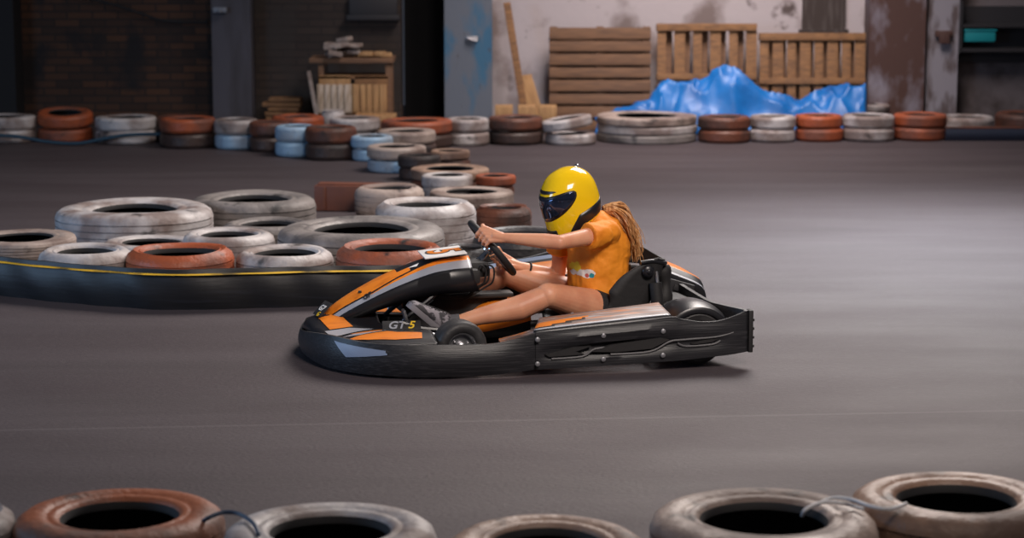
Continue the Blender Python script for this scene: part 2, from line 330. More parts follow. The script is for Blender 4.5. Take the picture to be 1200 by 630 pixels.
# ------------------------------------------------------------------ tyres
def tyre_mesh(R, w, ri, seg=72, grooves=True, lumpy=0.0):
    P = []
    sh = w*0.16
    P += [(ri, w*0.20), (ri+0.006, w*0.10), (ri+R*0.06, w*0.055), (lerp(ri, R, 0.45), 0.0), (R-sh*0.95, w*0.035), (R-sh*0.30, w*0.11), (R-0.004, w*0.19)]
    if grooves:
        for k in range(4):
            c_ = w*(0.26+0.16*k); d = w*0.018
            P += [(R, c_-2*d), (R, c_-d), (R-R*0.022, c_-d*0.8), (R-R*0.022, c_+d*0.8), (R, c_+d)]
    else: P += [(R, w*0.35), (R+0.002, w*0.5), (R, w*0.65)]
    P += [(R-0.004, w*0.81), (R-sh*0.30, w*0.89), (R-sh*0.95, w*0.965), (lerp(ri, R, 0.56), w*1.0), (lerp(ri, R, 0.36), w*0.975), (lerp(ri, R, 0.33), w*0.958), (lerp(ri, R, 0.27), w*0.955), (lerp(ri, R, 0.22), w*0.972), (ri+R*0.06, w*0.955), (ri+R*0.04, w*0.93), (ri+0.008, w*0.90), (ri, w*0.85), (ri-0.002, w*0.80)]
    inner = [(ri+0.02, w*0.77), (lerp(ri, R, 0.65), w*0.86), (R-R*0.075, w*0.78), (R-R*0.06, w*0.5), (R-R*0.075, w*0.22), (lerp(ri, R, 0.65), w*0.14), (ri+0.02, w*0.23)]
    n_out = len(P); P += inner
    bm = bmesh.new(); rings = []
    for i in range(seg):
        a = 2*PI*i/seg; ca, sa = math.cos(a), math.sin(a)
        q = 1+lumpy*(0.6*math.sin(2*a+0.5)+0.4*math.sin(3*a+1.7)); dz = lumpy*R*0.5*math.sin(2*a+1.1)
        rings.append([(r*ca*q, r*sa*q, z+dz*(z/w)) for r, z in P])
    loft(bm, rings, False, 0, True, True); NP = len(P)
    for i, f in enumerate(bm.faces):
        if i % NP >= n_out-3 or i % NP == 0: f.material_index = 1
    return bm
_tm = {}
def tyre(x, y, z, R, w, m, label, group=None, cat='tyre', tilt=None, ri=0.58, kind=None, lumpy=0.012):
    key = (round(R, 2), round(w, 2), round(ri, 2), lumpy)
    if key not in _tm:
        o = obj('tyre', tyre_mesh(key[0], key[1], key[0]*ri, lumpy=lumpy), [M[m], M['liner']], angle=50); _tm[key] = o.data
    else:
        o = bpy.data.objects.new('tyre', _tm[key]); C.objects.link(o)
    o.material_slots[0].link = 'OBJECT'; o.material_slots[0].material = M[m]
    o.location = (x, y, z); o.rotation_euler = (tilt[0] if tilt else 0, tilt[1] if tilt else 0, random.random()*6.28)
    if tilt: # keep the heading free of the tilt axis
        o.rotation_euler = (Matrix.Rotation(tilt[0], 3, 'X') @ Matrix.Rotation(tilt[1], 3, 'Y') @ Matrix.Rotation(random.random()*6.28, 3, 'Z')).to_euler()
    tag(o, label, cat, group); return o
def stack(x0, x1, ybase, items, h=0.116, z0=0.0):
    """items: list of (material, label[, width factor, dx, tilt]) from the floor up; ybase = ground contact row of the nearest edge"""
    cx = (x0+x1)/2; Yf = at(cx, ybase, z0).y
    R = 0.3
    for _ in range(4): R = (x1-x0)/2/scl(Yf+R, z0+h)
    Yc = Yf+R; X = (cx-600)/scl(Yc, z0+h); z = z0
    for it in items:
        m, lab = it[0], it[1]; wf = it[2] if len(it) > 2 else 1; dx = it[3] if len(it) > 3 else 0; tl = it[4] if len(it) > 4 else None
        hh = h*(it[5] if len(it) > 5 else 1)
        zz = z+(abs(tl[0])+abs(tl[1]))*R*0.9 if tl else z
        tyre(X+dx+random.uniform(-.006, .006), Yc+random.uniform(-.006, .006), zz, R*wf, hh, m, lab, tilt=tl); z += hh+0.002
    return X, Yc, R, z
G = None
S = stack
S(-28, 44, 169, [('t_white', 'lower white tyre at the left frame edge beside the gaping orange pair'), ('t_white', 'upper white tyre at the left frame edge beside the gaping orange pair')])
S(45, 109, 168, [('t_orange', 'orange tyre on the floor under the tilted orange tyre at far left'), ('t_orange', 'tilted orange tyre gaping over another orange tyre at far left', 1, 0, (0.13, 0.03))])
S(112, 183, 170, [('t_white', 'lower white tyre behind the dark blue hose, right of the gaping orange pair'), ('t_white', 'upper white tyre behind the dark blue hose, right of the gaping orange pair')])
S(183, 232, 168, [('t_dark', 'dark lower tyre half hidden behind the hose end and the brown and orange stack'), ('t_brown', 'brown upper tyre half hidden left of the orange topped stack where the hose ends')])
S(189, 253, 175, [('t_dark', 'dark brown tyre under the orange tyre at the hose end'), ('t_orange', 'orange brown tyre on the dark brown one at the hose end')], h=0.131)
S(252, 304, 176, [('t_blue', 'pale blue lower tyre right in front of the grey pillar'), ('t_white', 'white upper tyre right in front of the grey pillar')], h=0.13)
S(292, 340, 179, [('t_dark', 'dark lower tyre just right of the grey pillar'), ('t_brown', 'brown upper tyre just right of the grey pillar')], h=0.13)
S(318, 380, 172, [('t_brown', 'hidden lower tyre below the long orange top behind the pale blue stack'), ('t_orange', 'orange tyre at the back, left of the small white can')], h=0.128)
S(322, 372, 185, [('t_blue', 'pale blue lower tyre beside the brown tyre with open centre'), ('t_blue', 'pale blue upper tyre beside the brown tyre with open centre')], h=0.131)
S(357, 418, 189, [('t_dark', 'dark brown lower tyre under the one with open centre below the wooden crates'), ('t_brown', 'brown tyre showing its open centre, below the wooden crates')], h=0.136)
S(386, 446, 172, [('t_white', 'lower white tyre behind the brown stack under the crate bench'), ('t_white', 'upper white tyre behind the brown stack under the crate bench')], h=0.125)
S(411, 462, 190, [('t_blue', 'sky blue lower tyre, left one of the two sky blue stacks'), ('t_blue', 'sky blue upper tyre, left one of the two sky blue stacks')], h=0.105)
S(446, 530, 176, [('t_dark', 'dark lower tyre under the wide orange brown tyre in front of the black doorway'), ('t_orange', 'wide orange brown tyre in front of the black doorway')], h=0.122)
S(441, 512, 186, [('t_dark', 'dark lower tyre under the white rimmed ring in the middle row'), ('t_cream', 'dirty white ring tyre in the middle row behind the sky blue pair')], h=0.11)
S(522, 574, 172, [('t_white', 'lower white tyre in front of the blue grey column'), ('t_white', 'upper white tyre in front of the blue grey column')], h=0.12)
S(430, 500, 204, [('t_blue', 'sky blue lower tyre, right one of the two sky blue stacks'), ('t_cream', 'upper ring tyre with white top on the right sky blue stack')], h=0.105)
S(466, 518, 213, [('t_dark', 'dark brown tyre on the floor right of the sky blue stacks'), ('t_dark', 'dark brown upper tyre right of the sky blue stacks')], h=0.095)
S(506, 551, 199, [('t_brown', 'brown lower tyre beside the pinkish tan one in the middle row'), ('t_tan', 'pinkish tan tyre at the right end of the dark brown pair')], h=0.075)
S(480, 574, 227, [('t_brown', 'wide brown lower tyre in the middle of the crossing row'), ('t_tan', 'wide brown and tan upper tyre in the middle of the crossing row')], h=0.08)
S(556, 604, 231, [('t_brown', 'brown lower tyre left behind the yellow helmet'), ('t_orange', 'orange brown upper tyre left behind the yellow helmet')], h=0.075)
S(494, 556, 236, [('t_white', 'small white tyre on the floor beside the orange one behind the kart'), ('t_white', 'small white upper tyre left of the orange brown one behind the helmet')], h=0.085)
S(573, 637, 171, [('t_dark', 'dark brown lower tyre in front of the leaning plank'), ('t_brown', 'dark brown upper tyre in front of the leaning plank')], h=0.125)
S(640, 698, 171, [('t_white', 'white lower tyre under the tilted white tyre by the slatted pallet'), ('t_white', 'tilted white tyre in front of the slatted pallet', 1.0, -0.03, (0.0, -0.16))], h=0.105)
X, Y_, R_, z_ = S(700, 816, 170, [('t_grey', 'lowest of the three wide grey white truck tyres beside the blue tarpaulin', 1, 0, None, 0.9), ('t_white', 'middle of the three wide grey white truck tyres beside the blue tarpaulin', 1, 0, None, 0.9), ('t_cream', 'topmost of the three wide grey white truck tyres beside the blue tarpaulin', 1, 0, None, 0.9)], h=0.085)
S(818, 880, 169, [('t_brown', 'brown lower tyre between the wide truck tyres and the white pair'), ('t_brown', 'brown upper tyre between the wide truck tyres and the white pair')])
S(879, 932, 168, [('t_white', 'white lower tyre below the blue tarpaulin between brown and orange stacks'), ('t_white', 'white upper tyre below the blue tarpaulin between brown and orange stacks')])
S(932, 987, 167, [('t_orange', 'orange lower tyre between the two white stacks at right'), ('t_orange', 'orange upper tyre between the two white stacks at right')])
S(987, 1047, 167, [('t_white', 'white lower tyre right of the blue tarpaulin'), ('t_white', 'white middle tyre right of the blue tarpaulin')])
X, Y_, R_, z_ = S(958, 1042, 156, [('t_white', 'white tyre behind the orange and white stacks by the tarpaulin end')], h=0.175)
tyre(X+0.06, Y_, z_+0.03, 0.29, 0.06, 't_white', 'flat tilted white tyre topmost at the right end of the tarpaulin', tilt=(0.0, 0.09))
S(1046, 1110, 166, [('t_orange', 'orange lower tyre left of the low dark barrier'), ('t_orange', 'orange upper tyre left of the low dark barrier')])
S(1100, 1163, 158, [('t_white', 'white tyre lying behind the low dark barrier')], h=0.16)
S(1166, 1240, 157, [('t_brown', 'dark brown tyre behind the low dark barrier at the right frame edge')], h=0.185)
# small white can standing behind
p = at(390, 168); bm = bmesh.new()
tube(bm, [(0, 0, 0), (0, 0, 0.02), (0, 0, 0.38), (0, 0, 0.40), (0, 0, 0.42)], [0.11, 0.115, 0.115, 0.105, 0.11], 28)
for zz in (0.12, 0.26): tube(bm, [(0.116*math.cos(k*PI/12), 0.116*math.sin(k*PI/12), zz) for k in range(24)], 0.004, 6, loop=True)
o = obj('metal_drum', bm, M['t_white']); o.location = (wx(390, 20.1), 20.1, 0.0); o.scale = (.95, .95, .58); tag(o, 'small pale drum behind the tyres in front of the crate bench', 'drum')

# island of tyres behind the kart
def itire(cx, cy, wpx, ztop, h, m, label, tilt=None, ri=0.58, lumpy=0.02, z0=None):
    p = at(cx, cy, ztop); R = wpx/2/scl(p.y, ztop)
    return tyre(p.x, p.y, ztop-h, R, h, m, label, tilt=tilt, ri=ri, lumpy=lumpy)
itire(158, 241, 184, 0.26, 0.25, 't_white', 'huge dirty white truck tyre at the left of the island', ri=0.52)
itire(297, 229, 150, 0.25, 0.245, 't_grey', 'huge worn grey truck tyre behind the white one in the island', ri=0.55)
itire(314, 259, 106, 0.19, 0.185, 't_grey', 'grey truck tyre in the middle of the island, left of the widest one')
itire(424, 264, 200, 0.26, 0.25, 't_grey', 'widest worn grey truck tyre behind the nearest orange tyre', ri=0.55)
itire(456, 218, 84, 0.22, 0.21, 't_cream', 'pale ring tyre standing behind the rust brown block')
itire(499, 237, 116, 0.28, 0.275, 't_white', 'large white truck tyre right of the rust brown block', ri=0.6)
itire(553, 222, 98, 0.11, 0.105, 't_cream', 'low white and tan tyre left of the helmet, behind the brown one')
itire(590, 240, 66, 0.22, 0.215, 't_brown', 'rust brown tyre right of the large white truck tyre')
itire(612, 272, 118, 0.25, 0.24, 't_black', 'black truck tyre behind the steering hands and helmet', ri=0.68)
itire(545, 289, 52, 0.20, 0.195, 't_black', 'black tyre half hidden behind the steering wheel')
itire(22, 276, 130, 0.235, 0.11, 't_cream', 'pale ring tyre lying on a rust brown one at the left frame edge')
itire(24, 288, 122, 0.118, 0.11, 't_brown', 'rust brown tyre under the pale ring at the left frame edge of the island')
itire(178, 280, 112, 0.16, 0.155, 't_white', 'low dirty white tyre just in front of the huge white truck tyre')
itire(268, 273, 108, 0.20, 0.195, 't_white', 'low white tyre behind and between the orange and the right white tyre')
itire(100, 291, 112, 0.235, 0.23, 't_white', 'pale tyre behind the belt, left of the orange one')
itire(211, 290, 124, 0.25, 0.245, 't_orange', 'orange tyre behind the belt at left, between two white tyres', ri=0.66)
itire(334, 293, 116, 0.225, 0.22, 't_white', 'white tyre between the two orange tyres behind the belt', ri=0.62)
itire(458, 287, 130, 0.265, 0.26, 't_orange', 'orange tyre behind the belt closest to the kart nose', ri=0.64)
# rust brown block
bm = bmesh.new(); box(bm, (0, 0, 0.09), (0.50, 0.16, 0.18), bev=0.012); box(bm, (0, 0, 0.185), (0.46, 0.12, 0.012), bev=0.004)
for sx in (-0.18, 0.18): box(bm, (sx, -0.083, 0.09), (0.03, 0.012, 0.16), bev=0.003)
o = obj('barrier_block', bm, M['slab']); o.location = (wx(410, 14.85), 14.85, 0); o.rotation_euler = (0.0, 0.0, -0.12); tag(o, 'rust brown block with a flat face, standing between grey and white tyres', 'block')

# belt barrier with yellow stripe
def wallstrip(path, zb, zt, th=0.02, nv=6, wob=0.006):
    bm = bmesh.new(); pts = cr(path, 8); rings = []
    for i, p in enumerate(pts):
        a = Vector((*pts[max(i-1, 0)][:2], 0)); b = Vector((*pts[min(i+1, len(pts)-1)][:2], 0)); d = (b-a).normalized(); nrm = Vector((d.y, -d.x, 0))
        out = []; top = p[2] if len(p) > 2 else zt
        for k in range(nv+1):
            t = k/nv; w = wob*math.sin(i*0.9+3*t)+0.02*math.sin(PI*t)
            out.append(Vector((p[0], p[1], lerp(zb, top, t)))+nrm*w)
        for k in range(nv, -1, -1):
            out.append(out[k]-nrm*th)
        rings.append(out)
    loft(bm, rings); return bm
bp = [(-40, 340), (0, 346), (60, 353), (130, 359), (200, 363), (300, 361), (370, 359), (440, 358), (520, 357), (590, 352), (650, 338), (685, 318), (700, 298)]
path = []
for px, py in bp:
    q = at(px, py); path.append((q.x, q.y, 0.212))
be = empty('belt_barrier', (0, 0, 0)); tag(be, 'low curved black rubber belt with a worn yellow stripe in front of the tyre island', 'barrier')
obj('belt', wallstrip(path, 0.0, 0.212), M['belt'], be, angle=60)
def offs(path, d):
    out = []
    for i, p in enumerate(path):
        a = Vector(path[max(i-1, 0)][:2]); b = Vector(path[min(i+1, len(path)-1)][:2]); t = (b-a).normalized(); out.append((p[0]+t.y*d, p[1]-t.x*d))
    return out
obj('stripe', wallstrip([(x, y) for x, y in offs(path, 0.014)], 0.183, 0.192, 0.008, 2, 0.004), M['belt_yellow'], be)
q = [at(1108, 165), at(1150, 165), at(1260, 165)]
b2 = empty('low_barrier', (0, 0, 0)); tag(b2, 'low dark barrier with reddish top edge at the far right', 'barrier')
obj('board', wallstrip([(v.x, v.y) for v in q], 0, 0.115, 0.06, 3, 0.0), M['navy_pl'], b2)
obj('edge_strip', wallstrip([(v.x, v.y-0.004) for v in q], 0.115, 0.127, 0.07, 1, 0.0), M['t_brown'], b2)

# hose along the left tyres
hp = [(-20, 158), (20, 160), (55, 166), (90, 168), (120, 163), (150, 158), (188, 157)]
bm = bmesh.new(); pts = []
for px, py in hp:
    Y = 19.17; pts.append(tuple(atY(px, py, Y)))
pts = [(x, y, max(z, 0.02)) for x, y, z in pts]
tube(bm, cr(pts, 8), 0.017, 10); tag(obj('hose', bm, M['hose']), 'dark blue hose slung in front of the leftmost tyres', 'hose')

# ------------------------------------------------------------------ pallets, planks, crates
def plank(w, h, t, m, name, parent, c, bev=0.003, rot=None):
    bm = bmesh.new(); box(bm, (0, 0, 0), (w, t, h), bev=bev); o = obj(name, bm, m, parent); o.location = c
    if rot: o.rotation_euler = rot
    return o
lean = -0.09
pr = empty('wooden_pallet', (wx(703, 20.75), 20.75, 0)); pr.rotation_euler = (lean, 0, 0.0)
tag(pr, 'brown pallet with close horizontal slats leaning on the plaster wall', 'pallet')
zt = 0.985; hh = 0.105
for k in range(8): plank(0.985, hh-0.010*(k % 2), 0.022, M['wood_dark'], 'slat', pr, (0, -0.055, zt-0.055-k*0.127))
for k in range(7): plank(0.985, 0.10, 0.02, M['wood_dark'], 'back_slat', pr, (0, 0.055, zt-0.118-k*0.127))
for x in (-0.45, 0, 0.45): plank(0.07, 0.99, 0.085, M['wood_dark'], 'stringer', pr, (x, 0, 0.5))
def open_pallet(px0, px1, ytop, yrail, label, dn=0, nsl=6):
    Y = 20.75; x0, x1 = wx(px0, Y), wx(px1, Y); w = x1-x0; H_ = wz(ytop, Y); zr = wz(yrail, Y)
    r = empty('wooden_pallet', ((x0+x1)/2, Y, 0)); r.rotation_euler = (lean, 0, 0.0); tag(r, label, 'pallet')
    for zz, hh_ in ((H_-0.035, 0.07), (zr, 0.06), (0.05, 0.09)):
        plank(w, hh_, 0.022, M['wood'], 'rail', r, (0, -0.075, zz)); plank(w, hh_, 0.07, M['wood_dark'], 'block_rail', r, (0, -0.005, zz))
    for k in range(nsl-1): plank(0.07, H_-0.02, 0.018, M['wood_dark'], 'back_slat', r, (-w/2+0.05+(k+0.42)*(w-0.10)/(nsl-1), 0.045, H_/2-0.005))  # darker wood puts the shadow behind the gaps into these slats
    for k in range(nsl):
        plank(0.085+0.02*(k % 2), H_-0.02, 0.02, M['wood'], 'slat', r, (-w/2+0.05+k*(w-0.10)/(nsl-1), -0.05, H_/2-0.005))
open_pallet(769, 886, 28, 90, 'pale pallet with upright slats and open gaps, left of its twin', nsl=6)
open_pallet(889, 1013, 39, 95, 'pale pallet with upright slats at the right, next to the rusty column', nsl=8)
bm = bmesh.new(); box(bm, (0, 0, 0.62), (0.07, 0.03, 1.26), bev=0.004); box(bm, (0.0, 0.02, 0.62), (0.03, 0.02, 1.2))
o = obj('plank', bm, M['wood']); o.location = (wx(618, 20.6), 20.6, 0); o.rotation_euler = (-0.1, -0.16, 0); tag(o, 'long plank leaning on the wall beside the blue grey column', 'plank')
bm = bmesh.new(); box(bm, (0, 0, 0.25), (0.17, 0.018, 0.5), bev=0.004); box(bm, (0.02, 0.01, 0.45), (0.10, 0.018, 0.2), bev=0.004, rot=Matrix.Rotation(0.2, 4, 'Y'))
o = obj('plank', bm, M['wood_light']); o.location = (wx(632, 20.7), 20.7, 0); o.rotation_euler = (-0.15, -0.3, 0); tag(o, 'short wide pale board leaning beside the long plank', 'plank')
bm = bmesh.new(); box(bm, (0, 0, 0.125), (0.62, 0.3, 0.02), bev=0.003)
for x in (-0.25, 0, 0.25): box(bm, (x, 0, 0.06), (0.09, 0.28, 0.12), bev=0.004)
for x in (-0.2, 0.02, 0.22): box(bm, (x, -0.02, 0.20), (0.17, 0.26, 0.12), bev=0.01)
o = obj('wood_offcuts', bm, M['wood_light']); o.location = (wx(615, 20.45), 20.45, 0); tag(o, 'low heap of pale wood blocks behind the dark brown pair of tyres', 'wood')

# crate bench
cb_ = empty('crate_bench', (wx(414, 20.6), 20.6, 0)); tag(cb_, 'rough wooden bench with open shelf standing at the shaded brick wall', 'bench')
def bp_(name, c, s, m='wood', bev=0.004): bm = bmesh.new(); box(bm, (0, 0, 0), s, bev=bev); o = obj(name, bm, M[m], cb_); o.location = c; return o
bw = 0.76; zt = wz(70, 20.5)
bp_('bench_top', (0, 0, zt), (bw+0.04, 0.5, 0.045), 'wood_dark')
for x in (-bw/2+0.09, bw/2-0.03):
    for y in (-0.2, 0.2): bp_('leg', (x, y, zt/2-0.02), (0.05, 0.05, zt-0.04), 'wood_dark')
bp_('shelf_board', (0.02, 0, zt-0.16), (bw-0.1, 0.46, 0.03), 'wood')
bp_('shelf_board', (0.02, 0, 0.18), (bw-0.08, 0.46, 0.03), 'wood')
bp_('front_panel', (-0.16, -0.22, zt-0.19), (0.30, 0.02, 0.10), 'wood_light')
bp_('front_panel', (0.19, -0.22, zt-0.19), (0.32, 0.02, 0.10), 'wood')
def crate(x, y, z, w, h, m, label, n=5, up=True):
    r = empty('crate', (x, y, z)); tag(r, label, 'crate')
    d = 0.34
    for k in range(n):
        bm = bmesh.new(); box(bm, (0, 0, 0), (w/n*0.86, 0.018, h), bev=0.003); o = obj('slat', bm, M[m], r); o.location = (-w/2+w/n*(k+0.5), -d/2, h/2)
    bm = bmesh.new()
    for s in (-1, 1): box(bm, (s*w/2, 0, h/2), (0.02, d, h), bev=0.003)
    box(bm, (0, d/2, h/2), (w, 0.02, h)); box(bm, (0, 0, 0.01), (w, d, 0.02)); box(bm, (0, 0, h*0.86), (w-0.03, d-0.03, 0.012))
    obj('crate_body', bm, M[m], r)
crate(wx(393, 20.5), 20.52, 0.197, 0.31, 0.27, 'paper', 'whitish slatted crate on the lower shelf of the bench, left one')
crate(wx(434, 20.5), 20.52, 0.197, 0.31, 0.27, 'wood_light', 'yellowish slatted crate on the lower shelf of the bench, right one')
crate(wx(440, 20.15), 20.13, 0.0, 0.36, 0.20, 'wood_light', 'low pale crate on the floor in front of the bench')
bm = bmesh.new(); random.seed(3)
for k in range(16):
    box(bm, (random.uniform(-0.24, 0.02), random.uniform(-0.15, 0.15), 0.02+0.012*k*0.9*random.random()+0.02*(k//6)), (random.uniform(.08, .2), random.uniform(.06, .15), random.uniform(.02, .05)), rot=Matrix.Rotation(random.uniform(-.4, .4), 4, 'Z') @ Matrix.Rotation(random.uniform(-.25, .25), 4, 'Y'), bev=0.006)
box(bm, (-0.1, 0, 0.12), (0.34, 0.22, 0.03), bev=0.01, rot=Matrix.Rotation(0.06, 4, 'Y'))
o = obj('scrap_heap', bm, M['junk']); o.location = (wx(414, 20.5), 20.5, zt+0.023); tag(o, 'heap of dusty scrap on the left half of the bench top', 'scrap', kind='stuff')
bm = bmesh.new()
for k in range(5): box(bm, (-0.10+k*0.06, random.uniform(-.1, .1), 0.025+0.012*(k % 2)), (0.11, 0.10, 0.045), bev=0.012, rot=random.uniform(-.5, .5))
o = obj('rubble_heap', bm, M['wood_light']); o.location = (wx(436, 20.5), 20.5, zt+0.023); tag(o, 'small heap of pale offcuts on the right half of the bench top', 'offcuts', kind='stuff')
bm = bmesh.new(); box(bm, (0, 0, 0.3), (0.035, 0.03, 0.62), bev=0.004)
o = obj('stick', bm, M['junk']); o.location = (wx(374, 20.25), 20.25, 0); o.rotation_euler = (0, -0.16, 0); tag(o, 'grey stick leaning against the left side of the bench', 'stick')
bm = bmesh.new()
for k in range(7): box(bm, (random.uniform(-.03, .03), 0, 0.02+k*0.045), (0.34+random.uniform(-.05, .05), 0.22, 0.035), bev=0.003, rot=random.uniform(-.1, .1))
o = obj('board_pile', bm, M['wood']); o.location = (wx(332, 20.8), 20.8, 0); tag(o, 'pile of short brown boards at the wall left of the bench', 'boards', kind='stuff')

# ------------------------------------------------------------------ blue tarpaulin
prof = [(700, 139, 0), (712, 132, 0), (735, 126, 0), (760, 118, 0), (775, 100, 0), (795, 97, 0), (815, 97, 0), (832, 88, 0), (845, 80, 0), (860, 81, 0), (875, 92, 0), (895, 106, 0), (920, 119, 0), (938, 121, 0), (955, 111, 0), (975, 103, 0), (1000, 102, 0), (1013, 104, 0), (1014, 130, 0)]
bm = bmesh.new(); nx, ny = 180, 40; Y0 = 20.12; Y1 = 20.62; rows = []
for j in range(ny+1):
    v = j/ny; row = []
    for i in range(nx+1):
        px = 698+(1015-698)*i/nx; zc = max(wz(tabl(prof, px)[0], 20.4), 0.03); X = wx(px, 20.4)
        s = math.sin(min(1, v/0.55)*PI/2)**0.8*(1-0.35*max(0, (v-0.6)/0.4)**2)
        z = zc*s
        n_ = noise.noise(Vector((X*2.2+3, v*2.0, z*2)))+0.5*noise.noise(Vector((X*6, v*4, 1.3)))
        rg = max(0, 1-abs(noise.noise(Vector((X*4.2+z*3.5, v*3.0-X*2.0, 4.1))))*2.6)**2-.25*abs(noise.noise(Vector((X*9, v*7, 7.7))))
        z = max(0.012, z+(0.040*n_+0.055*rg)*min(1, zc/0.3)*math.sin(PI*min(1, v*1.2+.02)))
        row.append(bm.verts.new((X+0.03*n_, lerp(Y0+0.10*max(0, 0.6-zc), Y1, v)-0.05*n_, z)))
    rows.append(row)
for j in range(ny):
    for i in range(nx): bm.faces.new((rows[j][i], rows[j][i+1], rows[j+1][i+1], rows[j+1][i]))
o = obj('tarpaulin', bm, M['tarp'], angle=70); sm = o.modifiers.new('s', 'SOLIDIFY'); sm.thickness = 0.004
tag(o, 'crumpled bright blue tarpaulin heaped in front of the pale pallets', 'tarpaulin')

# ------------------------------------------------------------------ near tyres at the bottom of the frame
def near(cx, ytop, wpx, m, label, h=0.22, ri=0.54, tilt=None):
    zt = h; R = 0.31; Y = 6.9
    for _ in range(8):
        # back crest of the upper sidewall reaches row ytop
        Yb = at(cx, ytop, zt*0.985).y; Y = Yb-R*0.80; R = wpx/2/scl(Y, zt*0.7)
    X = (cx-600)/scl(Y, zt*0.7)
    tyre(X, Y, 0.0, R, h, m, label, tilt=tilt, ri=ri, lumpy=0.008); return X, Y, R
near(-58, 583, 152, 't_white', 'whitish tyre cut off by the left frame edge in the near row')
nt1 = near(141, 573, 242, 't_norange', 'orange brown tyre in the near row at bottom left')
nt2 = near(387, 589, 250, 't_white', 'white tyre in the near row right of the orange brown one')
nt3 = near(641, 604, 238, 't_tan', 'tan brown tyre barely showing at the bottom centre of the near row')
nt4 = near(895, 573, 270, 't_ncream', 'dirty cream tyre in the near row with a white strap on its rim')
nt5 = near(1120, 553, 246, 't_nbrown', 'brown tyre in the near row at the bottom right corner', h=0.24)
def rope(pts, r, m, name, label, cat='strap'):
    bm = bmesh.new(); tube(bm, cr(pts, 8), r, 8); return tag(obj(name, bm, M[m]), label, cat)
z = 0.225
a = at(243, 607, z); b = at(262, 600, z+.01); c_ = at(281, 602, z+.01); d = at(297, 613, z+.005); e = at(303, 626, z)
rope([tuple(at(236, 612, .2)), tuple(a), tuple(b), tuple(c_), tuple(d), tuple(e)], 0.007, 'tie_blue', 'rope', 'dark blue rope tying the near orange brown tyre to the white one', 'rope')
rope([tuple(at(*q)) for q in ((940, 604, .21), (945, 596, .235), (965, 588, .245), (990, 590, .235), (1012, 596, .23))], 0.006, 'tie_white', 'strap', 'grey strap looped on the right rim of the cream near tyre')
rope([tuple(at(*q)) for q in ((958, 591, .235), (975, 583, .25), (998, 585, .255), (1018, 592, .262), (1042, 596, .26), (1062, 590, .255))], 0.006, 'tie_white', 'strap', 'white strap joining the cream near tyre to the brown corner tyre')

# ------------------------------------------------------------------ go kart
YAW = math.radians(11); RX, RY = -0.0499, 9.9491
kart = empty('go_kart', (RX, RY, 0), YAW)
tag(kart, 'low black and orange rental go kart speeding on the asphalt, driver aboard', 'go kart')
def strip3d(path, th=0.014, prof=None, nv=10, k=6):
    """path rows (x, y, zbottom, ztop, bulge, recess)"""
    pts = cr(path, k); rings = []; n = len(pts)
    for i, p in enumerate(pts):
        a, b = pts[max(i-1, 0)], pts[min(i+1, n-1)]; d = Vector((b[0]-a[0], b[1]-a[1], 0)).normalized(); nr = Vector((d.y, -d.x, 0))
        row = []
        for q in range(nv+1):
            t = q/nv; off = p[4]*math.sin(PI*min(1, max(0, t)))
            if p[5]:
                g = max(0, 1-abs(t-0.42)/0.17); off -= p[5]*min(1, g*2.2)
                off += p[5]*0.5*max(0, 1-abs(t-0.78)/0.10)
            row.append(Vector((p[0], p[1], lerp(p[2], p[3], t)))+nr*off)
        for q in range(nv, -1, -1): row.append(row[q]-nr*th)
        rings.append(row)
    bm = bmesh.new(); loft(bm, rings); return bm
# front bumper wraps from the far corner around the nose to just before the near side bumper (path runs so that the outside is on the left hand normal)
fb = [(-0.20, 0.665, .012, .155, .010, 0), (-0.43, 0.655, .010, .145, .012, 0), (-0.60, .60, .008, .135, .012, 0), (-.72, .52, .008, .13, .012, 0), (-.815, .42, .008, .125, .012, 0), (-.875, .32, .008, .122, .012, 0), (-.925, .18, .012, .122, .012, 0), (-.952, 0, .015, .124, .012, 0),
      (-.930, -.18, .012, .145, .012, 0), (-.885, -.32, .006, .162, .012, 0), (-.825, -.43, .005, .166, .012, 0), (-.73, -.53, .004, .158, .014, 0), (-.60, -.605, .004, .156, .018, 0), (-.43, -.650, .002, .156, .022, 0), (-.18, -.67, .006, .156, .020, 0), (-.06, -.668, .014, .174, .012, 0), (.03, -.655, .02, .196, .004, 0)]
fb = [(p[0], p[1], p[2]+0.010, p[3], p[4], p[5]) for p in fb]
obj('front_bumper', strip3d(fb[::1]), M['black_pl'], kart, angle=50)
def side(sgn):
    sp = [(.03, -.66, .030, .198, .004, 0), (.12, -.665, .032, .204, .004, .014), (.30, -.668, .036, .218, .005, .030), (.50, -.668, .040, .234, .005, .030), (.655, -.668, .046, .248, .005, .016), (.70, -.668, .048, .236, .004, .012), (.79, -.668, .054, .221, .004, .012), (.87, -.668, .060, .222, .004, .008), (.94, -.668, .066, .240, .004, 0), (1.0, -.664, .074, .262, .002, 0)]
    if sgn > 0: sp = [(a, -b, c, d, e, f) for a, b, c, d, e, f in sp][::-1]
    o = obj('side_bumper', strip3d(sp), M['black_pl'], kart, angle=50)
    for bx, bz in ((.035, .165), (.035, .055), (.335, .172), (.335, .065), (.61, .182), (.61, .072)):
        bm = bmesh.new(); tube(bm, [(0, 0, 0), (0, -.006*1, 0), (0, -.009, 0)], [.011, .011, .006], 12); b = obj('bolt', bm, M['bolt'], o); b.location = (bx, sgn*.676, bz+.005)
        if sgn > 0: b.rotation_euler = (0, 0, PI)
    return o
near_side = side(-1); far_side = side(1)
